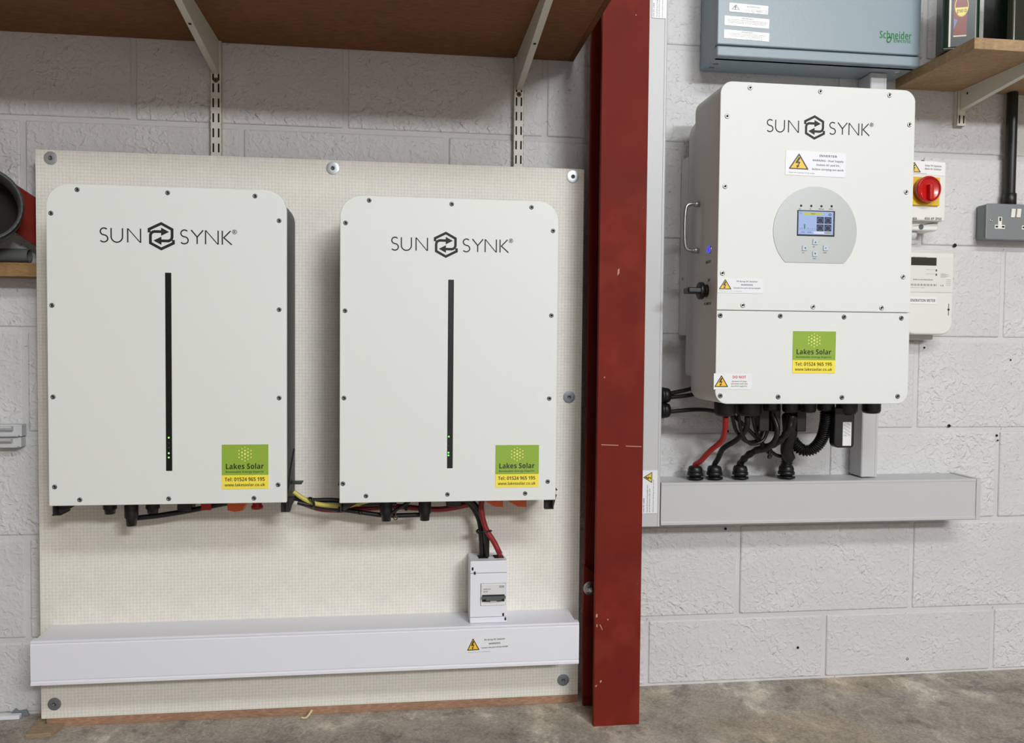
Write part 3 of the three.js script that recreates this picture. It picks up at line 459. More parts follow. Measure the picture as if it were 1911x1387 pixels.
{
  const a = at(877, 1163, 0.152), b = at(946, 1163, 0.152), x0 = a.x, x1 = b.x, y0 = 0.219, y1 = ISO_TOP, z1 = 0.152;
  const o = thing('isolator_box', 'small white isolator box with one breaker standing on the long trunking', 'isolator', V((x0 + x1) / 2, y0, 0.11));
  const notch = (x) => [[x, z1 - 0.028], [x, z1 - 0.045], [x + 0.0185, z1 - 0.045], [x + 0.0185, z1 - 0.028]];
  part(o, 'body', bx(x0 + 0.001, x1 - 0.001, y0, y1 - 0.001, BZ + 0.001, z1 - 0.006, 0.002), M.pvc);
  const cov = new THREE.Shape(rrect(x0, x1, y0, y1, 0.002).getPoints(4)); const hx0 = at(897, 1090, z1).x, hx1 = at(944, 1090, z1).x, hy1 = at(920, 1089, z1).y, hy0 = at(920, 1130, z1).y; const hole = new THREE.Path(); hole.moveTo(hx0, hy0); hole.lineTo(hx0, hy1); hole.lineTo(hx1, hy1); hole.lineTo(hx1, hy0); cov.holes.push(hole);
  const seam1 = at(910, 1070, z1).y, seam0 = at(910, 1152, z1).y;
  const mid = rrect(x0, x1, seam0 + 0.0005, seam1 - 0.0005, 0.001); mid.holes.push(hole);
  part(o, 'cover', slab(mid, z1 - 0.008, z1, 0.0008, 2), M.pvc);
  part(o, 'terminal_cover', slab(rrect(x0, x1, seam1 + 0.0005, y1, 0.002, 0.002, 0.0006, 0.0006), z1 - 0.04, z1 - 0.0004, 0.001, 2), M.pvc);
  part(o, 'terminal_cover', slab(rrect(x0, x1, y0, seam0 - 0.0005, 0.0006, 0.0006, 0.002, 0.002), z1 - 0.04, z1 + 0.0003, 0.001, 2), M.pvc);
  const br = part(o, 'breaker', bx(hx0 + 0.0005, hx1 - 0.0005, hy0 + 0.0005, hy1 - 0.0005, z1 - 0.02, z1 + 0.003, 0.001), M.isoWhite);
  part(br, 'rating_plate', new THREE.BoxGeometry(hx1 - hx0 - 0.003, 0.021, 0.0006).translate((hx0 + hx1) / 2, hy1 - 0.0122, z1 + 0.0033), S.breaker);
  const ly = hy0 + 0.017; part(br, 'recess', bx(hx0 + 0.003, hx1 - 0.003, ly - 0.008, ly + 0.007, z1 + 0.0026, z1 + 0.0036, 0), M.ink);
  part(br, 'toggle', join([bx(hx0 + 0.002, hx1 - 0.001, ly - 0.001, ly + 0.0045, z1 + 0.003, z1 + 0.010, 0.001), bx(hx0 + 0.01, hx1 - 0.01, ly - 0.004, ly + 0.003, z1 + 0.003, z1 + 0.012, 0.001)]), M.greyInk, 'dark grey switch toggle');
  part(br, 'toggle_bracket', bx(hx0 + 0.02, hx1 - 0.02, ly - 0.009, ly - 0.005, z1 + 0.003, z1 + 0.006, 0.0006), M.isoWhite);
  for (const [px, py] of [[882, 1062], [886, 1070], [939, 1147], [943, 1155]]) { const q = at(px, py, z1); part(o, 'cover_slot', bx(q.x - 0.0018, q.x + 0.0018, q.y - 0.0032, q.y + 0.0032, z1 - 0.0005, z1 + 0.0006, 0), M.slot); }
  for (const px of [900, 929]) { const q = at(px, 1045, 0.12); part(o, 'cable_entry', bx(q.x - 0.009, q.x + 0.0125, y1 - 0.003, y1 + 0.0003, 0.102, 0.13, 0), M.slot); }
}

// ---------------------------------------------------------------- upper shelf with slotted uprights and brackets
const SHY = 1.466;
{
  const x0 = -2.55, x1 = -0.645, d = 0.56, o = thing('wall_shelf', 'dark brown wooden shelf on white brackets above the batteries', 'shelf', V((x0 + x1) / 2, SHY, d / 2));
  part(o, 'board', uvBox(bx(x0, x1 - 0.012, SHY, SHY + 0.018, 0.002, d, 0.001), 0.8), M.ply);
  part(o, 'edge_strip', uvBox(bx(x1 - 0.0118, x1, SHY - 0.0002, SHY + 0.018, 0.002, d, 0.0008), 0.4), M.plyEdge);
}
function upright(x, y0, y1, label, w, slots, screwY, group = 'slotted uprights under the brown shelf') {
  const o = thing('slotted_upright', label, 'upright', V(x, y0, 0.01), group), z = 0.0145, h = w / 2;
  part(o, 'channel', join([bx(x - h, x + h, y0, y1, z - 0.0015, z, 0.0004), bx(x - h, x - h + 0.0015, y0, y1, 0.0012, z, 0.0004), bx(x + h - 0.0015, x + h, y0, y1, 0.0012, z, 0.0004)]), M.rackWhite);
  for (const y of slots) { for (const s of [-1, 1]) part(o, 'slot', slab(rrect(x + s * 0.0056 - 0.0017, x + s * 0.0056 + 0.0017, y - 0.0098, y + 0.0098, 0.0016), z, z + 0.0004, 0), M.slot); }
  if (screwY) screw(o, 0, 0, 0, 0.0055, M.brassDull, Z1, V(x, screwY, z));
  return o;
}
const ux1 = at(403, 210, 0.0145).x, ux2 = at(968, 240, 0.0145).x;
upright(ux1, 1.165, SHY, 'white slotted upright behind the black sided battery, under the brown shelf', 0.0235, [142, 164, 192, 220, 248, 276].map((p) => at(402, p, 0.0145).y), at(401, 149.5, 0.0145).y);
upright(ux2, 1.165, SHY, 'white slotted upright near the red column, under the brown shelf', 0.0225, [164, 190, 217, 244, 271, 298].map((p) => at(968, p, 0.0145).y), at(968, 176, 0.0145).y);
function bracket(x, yTop, y0, d, label, mat, group) {            // folded U section: two cheeks and a rounded lower flange
  const o = thing('shelf_bracket', label, 'bracket', V(x, y0, 0.02), group), w = 0.0062, t = 0.0012, yf = yTop - 0.022;
  const side = (s) => { const g = slab(poly([[-d, yTop], [-0.0155, yTop], [-0.0155, y0], [-d, yf]]), 0, t, 0, 1); g.rotateY(Math.PI / 2); g.translate(x + s * w - t / 2, 0, 0); return g; };
  part(o, 'cheek', side(-1), mat); part(o, 'cheek', side(1), mat);
  const fl = slab(poly([[-d, yf], [-d, yf + 0.003], [-0.0155, y0 + 0.003], [-0.0155, y0]]), 0, 2 * w, 0.0012, 3); fl.rotateY(Math.PI / 2); fl.translate(x - w, 0, 0);
  part(o, 'lower_flange', fl, mat);
  return o;
}
{
  const hole = (o, x, y, z) => part(o, 'screw_hole', lathe([[0, 0.0004], [0.003, 0.0004], [0.0032, 0]], V(x, y, z), V(0, -1, 0.18), 10), M.slot);
  const y1 = at(403, 138, 0.0155).y, y2 = at(968, 168, 0.0155).y, b1 = bracket(ux1, SHY - 0.0003, y1, 0.45, 'white folded shelf bracket on the upright behind the black sided battery', M.rackWhite, 'shelf brackets under the brown shelf'), b2 = bracket(ux2, SHY - 0.0003, y2, 0.45, 'white folded shelf bracket on the upright near the red column', M.rackWhite, 'shelf brackets under the brown shelf');
  for (const [o, x, y] of [[b1, ux1, y1], [b2, ux2, y2]]) { const z = 0.24, f = (z - 0.0155) / (0.45 - 0.0155); hole(o, x, y + (SHY - 0.0223 - y) * f - 0.0008, z); }
}

// ---------------------------------------------------------------- trunking on the far bay
function boxTrunk(name, label, x0, x1, y0, y1, z1, vertical, mat) {
  const o = thing(name, label, 'trunking', V((x0 + x1) / 2, y0, z1 / 2));
  if (vertical) { part(o, 'base', bx(x0 + 0.0015, x1 - 0.0015, y0, y1, 0.0015, z1 - 0.004, 0.001), mat); part(o, 'lid', profileY([[x0, z1 - 0.012], [x0, z1 - 0.002], [x0 + 0.002, z1], [x0 + 0.006, z1], [x0 + 0.007, z1 - 0.0008], [x1 - 0.007, z1 - 0.0008], [x1 - 0.006, z1], [x1 - 0.002, z1], [x1, z1 - 0.002], [x1, z1 - 0.012]], y0, y1), mat); }
  else { part(o, 'base', bx(x0, x1 - 0.012, y0 + 0.0015, y1 - 0.0015, 0.0015, z1 - 0.004, 0.001), mat); part(o, 'lid', profileX([[z1 - 0.012, y1], [z1 - 0.002, y1], [z1, y1 - 0.002], [z1, y1 - 0.005], [z1 - 0.0008, y1 - 0.006], [z1 - 0.0008, y0 + 0.009], [z1 + 0.0005, y0 + 0.007], [z1 + 0.0005, y0 + 0.002], [z1 - 0.002, y0], [z1 - 0.012, y0]], x0, x1 - 0.0125), mat); part(o, 'end_cap', bx(x1 - 0.012, x1, y0, y1 + 0.0008, 0.0015, z1 + 0.001, 0.0015), mat); }
  return o;
}
const TX0 = -0.4515, TX1 = at(1830, 930, 0.1).x, TY0 = 0.409, TY1 = 0.5065, TZ = 0.1;
const tv = boxTrunk('cable_trunking', 'tall white plastic trunking rising beside the red column', -0.512, -0.4535, TY0 - 0.001, RY - 0.002, TZ, true, M.pvcShaded);
sticker(tv, 'warning_label', 1199, 878, 1226, 958, TZ - 0.0003, S.vert, 'vertical warning label with shock triangle');
sticker(tv, 'warning_label', 1218, -46, 1243, 35, TZ - 0.0003, S.vert, 'vertical warning label with shock triangle');
const th = boxTrunk('cable_trunking', 'horizontal white plastic trunking on the block wall below the inverter', TX0, TX1, TY0, TY1, TZ, false, M.pvcShaded);
const ts = boxTrunk('cable_trunking', 'narrow white plastic trunking rising from the horizontal trunking behind the inverter', at(1607, 890, 0.06).x, at(1637, 890, 0.06).x, TY1 + 0.0015, 1.4575, 0.06, true, M.pvcShaded);

// ---------------------------------------------------------------- pale blue enclosure
{
  const zf = 0.112, q0 = at(1338, 103, zf), q1 = at(1717, 126, zf), x0 = q0.x, x1 = q1.x, y0 = (q0.y + q1.y) / 2, ys = (at(1338, 83, zf).y + at(1717, 105, zf).y) / 2;
  const o = thing('electrical_enclosure', 'pale blue grey steel enclosure mounted above the inverter', 'enclosure', V((x0 + x1) / 2, y0, zf / 2));
  part(o, 'case', bx(x0 + 0.001, x1 - 0.001, y0, y0 + 0.52, 0.0015, zf - 0.014, 0.003), M.enclosure);
  part(o, 'lower_rail', bx(x0, x1, y0, ys - 0.0012, zf - 0.03, zf, 0.004, 3), M.enclosure);
  const door = part(o, 'door', bx(x0, x1, ys + 0.0014, y0 + 0.52, zf - 0.016, zf, 0.003, 3), M.enclosure);
  const lb = (a, b, c, d, m, l) => sticker(door, 'notice_label', a, b, c, d, zf, m, l, -0.025);
  lb(1361, 6, 1433, 27, S.enc1, 'small white shock warning label'); lb(1352, 30, 1435, 53, S.enc2, 'small white notice of fine print'); lb(1351, 56, 1435, 77, S.enc3, 'small white notice with a boxed line');
  const t = at(1641, 68, zf + 0.0001), tw = at(1700, 68, zf).x - t.x; letters(door, 'Schneider', V(t.x, at(1641, 71, zf).y, zf), 0.0165, M.greenInk, tw);
  const e = at(1667, 79, zf); letters(door, 'Electric', V(e.x, e.y, zf), 0.0078, M.greenInk, at(1699, 79, zf).x - e.x);
  const g = at(1659, 74, zf), rg = new THREE.TorusGeometry(0.0055, 0.0013, 4, 20); rg.scale(0.8, 1.2, 0.2); rg.rotateZ(-0.5); rg.translate(g.x, g.y, zf + 0.0002); part(door, 'lettering', rg, M.greenInk);
  for (const [z, s] of [[0.03, 1], [0.055, 1]]) part(o, 'knockout', bx(x0 + 0.012, x0 + 0.024, y0 - 0.0008, y0 + 0.001, z, z + 0.006, 0.0004), M.screwDark);
  for (let k = 0; k < 6; k++) part(o, 'knockout', lathe([[0, 0.0006], [0.013, 0.0006], [0.0135, 0]], V(x0 + 0.09 + (k % 3) * 0.05, y0 + 0.0002, 0.035 + Math.floor(k / 3) * 0.035), DOWN, 18), M.enclosure);
  part(o, 'knockout', lathe([[0, 0.003], [0.006, 0.003], [0.008, 0]], V(x1 - 0.03, y0 + 0.0003, 0.07), DOWN, 12), M.steel);
}

// ---------------------------------------------------------------- inverter
const IZ = 0.253;
{
  const ix0 = (at(1347, 300, IZ).x + at(1333, 640, IZ).x) / 2 - 0.0005, ix1 = (at(1707, 300, IZ).x + at(1694, 640, IZ).x) / 2 + 0.001, iy1 = (at(1400, 152, IZ).y + at(1640, 165, IZ).y) / 2 - 0.001, iy0 = (at(1400, 754, IZ).y + at(1640, 754, IZ).y) / 2;
  const seam = (at(1400, 580, IZ).y + at(1640, 583, IZ).y) / 2, R = 0.026;
  const o = thing('solar_inverter', 'white wall inverter with a round grey display panel beside the red column', 'inverter', V((ix0 + ix1) / 2, iy0, 0.12));
  part(o, 'case', slab(rrect(ix0, ix1, iy0, iy1, R), 0.1, IZ - 0.006, 0.005, 3, 12), M.whitePowder);
  part(o, 'rear_housing', slab(rrect(ix0 + 0.005, ix1 - 0.005, iy0 + 0.05, iy1 - 0.02, 0.05, 0.05, 0.01, 0.01), 0.048, 0.1005, 0.003, 2, 10), M.whitePowder);
  part(o, 'wall_bracket', bx(ix0 + 0.004, ix1 - 0.02, 0.84, 1.25, 0.0015, 0.047, 0.002), M.whitePowder);
  part(o, 'front_cover', slab(rrect(ix0, ix1, seam + 0.0008, iy1, R, R, 0.001, 0.001), IZ - 0.007, IZ, 0.0014, 3, 12), M.whitePowder);
  part(o, 'lower_cover', slab(rrect(ix0, ix1, iy0, seam - 0.0008, 0.001, 0.001, R, R), IZ - 0.007, IZ, 0.0014, 3, 12), M.whitePowder);
  logo(o, 1520, 238, 23.5, IZ);
  for (const [a, b] of [[1400, 164], [1531, 171], [1660, 178], [1357, 217], [1353, 348], [1348, 510], [1697, 233], [1691, 359], [1685, 517], [1386, 570], [1517, 573], [1645, 575]]) screw(o, a, b, IZ, 0.0052, M.steel);
  for (const [a, b] of [[1344, 589], [1456, 590], [1575, 592], [1682, 594], [1344, 739], [1452, 741], [1571, 742], [1675, 740]]) screw(o, a, b, IZ, 0.0052, M.screwDark);
  sticker(o, 'warning_label', 1466, 281, 1577, 331, IZ, S.inverter, 'white inverter warning label with yellow triangle', -0.012);
  sticker(o, 'warning_label', 1339, 519, 1424, 548, IZ, S.array, 'narrow white isolator warning label');
  sticker(o, 'warning_label', 1332, 697, 1402, 727, IZ, S.doNot, 'small white label reading do not in red');
  sticker(o, 'installer_sticker', 1480, 618, 1558, 697, IZ, S.lakes, 'green and yellow installer sticker');
  // round display panel, cut straight at the foot
  const c = at(1521, 432, IZ), Rp = (at(1599, 430, IZ).x - at(1443, 430, IZ).x) / 2, yb = at(1521, 491, IZ).y - c.y, an = Math.asin(yb / Rp), shp = new THREE.Shape(); shp.absarc(c.x, c.y, Rp, an, Math.PI - an, false); shp.closePath();
  const dp = part(o, 'display_panel', slab(shp, IZ - 0.001, IZ + 0.0012, 0.0005, 2, 40), M.panelGrey, 'round grey panel'), pz = IZ + 0.0012;
  const s0 = at(1488, 392, pz), s1 = at(1557, 442, pz);
  part(dp, 'screen_bezel', bx(s0.x, s1.x, s1.y, s0.y, pz - 0.001, pz + 0.0008, 0.0005), M.ink);
  const b0 = at(1490, 394, pz), b1 = at(1554, 439, pz); part(dp, 'screen', new THREE.BoxGeometry(b1.x - b0.x, b0.y - b1.y, 0.0006).translate((b0.x + b1.x) / 2, (b0.y + b1.y) / 2, pz + 0.0008), S.screen, 'small lit colour screen');
  for (const [a, b] of [[1495, 384], [1514, 384.5], [1533, 385], [1552, 385]]) part(dp, 'indicator_light', lathe([[0, 0.0006], [0.0022, 0.0005], [0.0026, 0]], at(a, b, pz), Z1, 12), M.ink);
  for (const [a, s] of [[1491, 'DC'], [1511, 'AC'], [1528, 'Normal'], [1547, 'Alarm']]) { const q = at(a, 391, pz); letters(dp, s, V(q.x, q.y, pz), 0.0022, M.greyInk); }
  for (const [a, b, t, s] of [[1521, 452, 'up', 'Up'], [1501.5, 463, 'back', 'Esc'], [1540.5, 463, 'enter', 'Enter'], [1520.5, 474, 'down', 'Down']]) {
    const q = at(a, b, pz), bt = part(dp, 'button', bx(q.x - 0.0056, q.x + 0.0056, q.y - 0.0056, q.y + 0.0056, pz - 0.0005, pz + 0.002, 0.001), M.button, 'square silver button');
    const sh = { up: [[-1, -1], [1, -1], [0, 1]], down: [[-1, 1], [1, 1], [0, -1]], back: [[1, 1], [-1, 0], [1, -1]], enter: [[1, 1], [-1, -0.2], [-0.4, -1]] }[t];
    part(bt, 'arrow_mark', slab(poly(sh.map(([x, y]) => [q.x + x * 0.0021, q.y + y * 0.0021])), pz + 0.002, pz + 0.0023, 0), M.greyInk);
    const l = at(a - 4, b + 9.5, pz); letters(dp, s, V(l.x, l.y, pz), 0.002, M.greyInk);
  }
  // things on the side that faces the column
  const onSide = (px, py, x) => { const d = at(px, py, 0).sub(camera.position); return camera.position.clone().addScaledVector(d, (x - camera.position.x) / d.x); };
  const h0 = onSide(1306, 381, ix0), h1 = onSide(1303, 468, ix0), hz = (h0.z + h1.z) / 2; h0.z = h1.z = hz;
  const hx = at(1279, 425, hz).x, rr = 0.012;
  const hd = part(o, 'handle', tube([V(ix0 - 0.004, h0.y, hz), V(hx + rr, h0.y, hz), V(hx + rr * 0.3, h0.y - rr * 0.3, hz), V(hx, h0.y - rr, hz), V(hx, h1.y + rr, hz), V(hx + rr * 0.3, h1.y + rr * 0.3, hz), V(hx + rr, h1.y, hz), V(ix0 - 0.004, h1.y, hz)], 0.0042, 60, 12), M.steel, 'bent stainless handle');
  for (const q of [h0, h1]) part(hd, 'ferrule', cyl(V(ix0 + 0.001, q.y, hz), V(ix0 - 0.012, q.y, hz), 0.0065, 18), M.steel);
  const bq = onSide(1325, 466, ix0); bq.x = ix0;
  const pb = part(o, 'power_button', lathe([[0.0085, -0.001], [0.0085, 0.0022], [0.0062, 0.003], [0.006, 0.0018], [0, 0.002]], bq, XN, 24), M.steel); part(pb, 'button_ring', new THREE.TorusGeometry(0.0068, 0.0011, 8, 26).rotateY(Math.PI / 2).translate(bq.x - 0.0028, bq.y, bq.z), M.ledBlue, 'glowing blue ring');
  const kq = onSide(1319, 543, ix0); kq.x = ix0;
  const sw = part(o, 'rotary_switch', join([lathe([[0, 0], [0.0135, 0], [0.0135, 0.006], [0.009, 0.007], [0.009, 0.009], [0.0185, 0.0095], [0.0185, 0.017], [0.016, 0.019], [0, 0.019]], kq, XN, 28)]), M.blackPlastic, 'black rotary switch');
  part(sw, 'grip', bx(kq.x - 0.047, kq.x - 0.016, kq.y - 0.0065, kq.y + 0.0065, kq.z - 0.017, kq.z + 0.017, 0.004), M.blackPlastic);
  const sideText = (s, px, py, size) => { const q = onSide(px, py, ix0), g = new TextGeometry(s, { font: FONT, size, depth: 0.0003, curveSegments: 2, bevelEnabled: false }); g.rotateY(-Math.PI / 2); g.translate(ix0, q.y, q.z); part(o, 'lettering', g, M.greyInk); };
  sideText('ON/OFF', 1317, 493, 0.006); sideText('OFF', 1321, 526, 0.006); sideText('DC SWITCH', 1314, 570, 0.0055);
  for (const [px, py] of [[1277, 263], [1276, 288], [1270, 519]]) { const q = at(px, py, 0.045); screw(o, 0, 0, 0, 0.004, M.steel, XN, V(ix0 + 0.004, q.y, 0.025)); }
  // glands along the foot
  const foot = (px, w, h, z, name = 'cable_gland') => { const q = at(px, 757, z); q.y = iy0 + 0.002; const r = (at(px + w / 2, 757, z).x - at(px - w / 2, 757, z).x) / 2, hh = at(px, 757, z).y - at(px, 757 + h, z).y + (iy0 - at(px, 757, z).y) * 0; return part(o, name, join([lathe([[0, 0], [r * 1.02, 0], [r * 1.02, hh * 0.3], [r, hh * 0.32], [r, hh * 0.78], [r * 0.86, hh * 0.95], [r * 0.5, hh], [0, hh]], q, DOWN, 12)]), M.blackPlastic); };
  foot(1353, 38, 30, 0.17); foot(1397, 46, 30, 0.16); foot(1439, 30, 22, 0.14); foot(1475, 28, 24, 0.16); foot(1509, 26, 24, 0.16); foot(1541, 30, 22, 0.15); foot(1580, 36, 28, 0.16); foot(1626, 32, 26, 0.15);
  for (const [px, w] of [[1424, 20], [1445, 18], [1493, 18]]) { const q = at(px, 757, 0.13), r = (at(px + w / 2, 757, 0.13).x - q.x); q.y = iy0 + 0.001; part(o, 'plug_connector', bx(q.x - r, q.x + r, at(px, 805, 0.13).y, q.y, 0.115, 0.14, 0.003), M.blackPlastic); }
  // data logger stick
  const d0 = at(1558, 778, 0.175), d1 = at(1594, 836, 0.175), lg = part(o, 'data_logger', (() => { const g = slab(rrect(d0.x, d1.x, d1.y, d0.y + 0.02, 0.003, 0.003, 0.008, 0.012), 0.15, 0.175, 0.003, 2); return g; })(), M.blackPlastic, 'black plug-in data logger'); const k0 = at(1573, 788, 0.175), k1 = at(1588, 832, 0.175);
  part(lg, 'data_label', new THREE.BoxGeometry(k1.x - k0.x, k0.y - k1.y, 0.0006).translate((k0.x + k1.x) / 2, (k0.y + k1.y) / 2, 0.1753), S.dongle, 'narrow white data label');
}
// ---------------------------------------------------------------- glands on the trunking and cables below the inverter
function gland(name, label, q, axis, r, group) {
  const o = thing(name, label, 'gland', q, group);
  part(o, 'locknut', lathe([[0, 0], [r * 1.18, 0], [r * 1.18, 0.005], [r * 0.8, 0.0055]], q, axis, 6), M.blackPlastic);
  part(o, 'body', lathe([[r * 0.8, 0.005], [r * 0.85, 0.0085], [r * 1.12, 0.009], [r * 1.12, 0.0155], [r * 0.9, 0.016]], q, axis, 18), M.blackPlastic);
  part(o, 'dome_nut', lathe([[r * 0.9, 0.016], [r * 1.02, 0.0165], [r * 1.02, 0.023], [r * 0.88, 0.029], [r * 0.6, 0.031], [r * 0.5, 0.030], [0, 0.0295]], q, axis, 18), M.blackPlastic);
  return o;
}
const GZ = 0.055, gx = (px) => at(px, 893, GZ).x, gtop = (px) => V(gx(px), TY1 + 0.0006, GZ);
gland('cable_gland', 'black gland holding the red cable on the horizontal trunking', gtop(1297), UP, 0.0165, 'glands on the horizontal trunking');
gland('cable_gland', 'black gland on the trunking between the red cable and the taped cable', gtop(1333), UP, 0.0165, 'glands on the horizontal trunking');
gland('cable_gland', 'black gland on the trunking holding the taped black cable', gtop(1381), UP, 0.0165, 'glands on the horizontal trunking');
gland('cable_gland', 'black gland on the trunking under the upright corrugated conduit', gtop(1467), UP, 0.0172, 'glands on the horizontal trunking');
const TVX = -0.4533;
for (const [py, t] of [[738, 'upper black gland on the side of the tall trunking by the inverter'], [766, 'lower black gland on the side of the tall trunking by the inverter']]) gland('cable_gland', t, V(TVX + 0.0006, at(1245, py, 0.06).y, 0.06), X1, 0.017, 'glands on the tall trunking');
const up = (px, dy = 0.026) => V(gx(px), TY1 + dy, GZ);
single('power_cable', 'bright red cable curving from the inverter into the trunking gland', 'cable', tube([...P([[1354, 778, 0.165], [1353, 800, 0.155], [1347, 822, 0.13], [1325, 842, 0.1], [1306, 862, 0.07]]), up(1297, 0.034), up(1297, 0.028)], 0.0062, 60), M.cableRed);
single('power_cable', 'black cable curving beside the bright red one into a trunking gland', 'cable', tube([...P([[1395, 778, 0.155], [1393, 798, 0.15], [1376, 820, 0.12], [1349, 838, 0.09], [1339, 858, 0.065]]), up(1333, 0.034), up(1333, 0.028)], 0.0062, 60), M.cableBlack);
single('power_cable', 'thick taped black cable bending into the third trunking gland', 'cable', sweep([...P([[1478, 775, 0.155], [1472, 800, 0.15], [1452, 825, 0.13], [1418, 838, 0.1], [1396, 850, 0.08]]), up(1381, 0.034), up(1381, 0.028)], 90, 10, (t) => 0.0078 + 0.0009 * Math.sin(t * 60)), M.cableBlack);
single('power_cable', 'slim black cable crossing in front of the bundle below the inverter', 'cable', tube(P([[1441, 772, 0.14], [1450, 800, 0.15], [1447, 820, 0.145], [1430, 838, 0.13], [1410, 842, 0.115]]), 0.006, 40), M.cableBlack);
single('data_cable', 'thin black data cable looping low beside the red cable under the inverter', 'cable', tube(P([[1366, 776, 0.15], [1375, 806, 0.13], [1396, 825, 0.11], [1416, 820, 0.1], [1424, 800, 0.1], [1428, 776, 0.12]]), 0.0042, 50), M.cableBlack);
single('data_cable', 'thin black data cable slanting across to the cable bundle under the inverter', 'cable', tube(P([[1366, 774, 0.14], [1390, 795, 0.12], [1420, 825, 0.11], [1450, 850, 0.09], [1470, 853, 0.085]]), 0.0042, 50), M.cableBlack);
single('data_cable', 'thin black data cable dropping from the second gland through the bundle', 'cable', tube(P([[1404, 776, 0.15], [1413, 810, 0.12], [1425, 835, 0.11], [1438, 848, 0.1]]), 0.0045, 40), M.cableBlack);
single('data_cable', 'thin black data cable curling below the plug connectors under the inverter', 'cable', tube(P([[1378, 776, 0.15], [1386, 812, 0.14], [1402, 829, 0.13], [1424, 822, 0.125], [1434, 800, 0.125]]), 0.0036, 50), M.cableBlack);
single('corrugated_conduit', 'black corrugated conduit sweeping round below the inverter into the cable bundle', 'conduit', sweep(P([[1542, 770, 0.15], [1541, 790, 0.145], [1534, 818, 0.13], [1517, 838, 0.115], [1498, 840, 0.105], [1482, 826, 0.1], [1474, 812, 0.098]]), 340, 14, (t) => 0.0125 + 0.0018 * Math.sin(t * Math.PI * 2 * 33)), M.blackPlastic);
single('corrugated_conduit', 'upright black corrugated conduit rising from the trunking gland into the bundle', 'conduit', sweep([V(gx(1467), TY1 + 0.030, GZ), V(gx(1467), TY1 + 0.05, GZ + 0.005), ...P([[1469, 835, 0.085], [1472, 806, 0.1], [1470, 775, 0.12]])], 160, 14, (t) => 0.0125 + 0.0014 * Math.sin(t * Math.PI * 2 * 24)), M.blackPlastic);
single('cable_sleeve', 'smooth black sleeve wrapping the cable bundle under the inverter', 'sleeve', sweep(P([[1480, 775, 0.125], [1475, 810, 0.118], [1468, 842, 0.105], [1474, 856, 0.1]]), 40, 14, (t) => 0.017 - 0.004 * t), M.cableBlack);
single('cable_tie', 'black tie gathering the cables in the middle below the inverter', 'cable tie', (() => { const q = at(1438, 846, 0.11); return join([new THREE.TorusGeometry(0.009, 0.0025, 6, 16).rotateY(0.9).translate(q.x, q.y, q.z), bx(q.x - 0.008, q.x - 0.001, q.y - 0.012, q.y - 0.004, q.z, q.z + 0.008, 0.001)]); })(), M.blackPlastic);
for (const [pts, t] of [[[[1263, 735, 0.06], [1280, 728, 0.075], [1300, 722, 0.1], [1330, 716, 0.13]], 'upper thin black cable from the tall trunking to the inverter side'], [[[1263, 742, 0.06], [1285, 738, 0.075], [1308, 733, 0.1], [1335, 726, 0.13]], 'middle thin black cable from the tall trunking to the inverter side'], [[[1263, 769, 0.06], [1290, 765, 0.075], [1315, 765, 0.1], [1345, 770, 0.14]], 'lowest thin black cable from the tall trunking to the inverter foot']]) {
  const p = P(pts); p[0].x = TVX + 0.028; single('data_cable', t, 'cable', tube(p, 0.0048, 30), M.cableBlack);
}

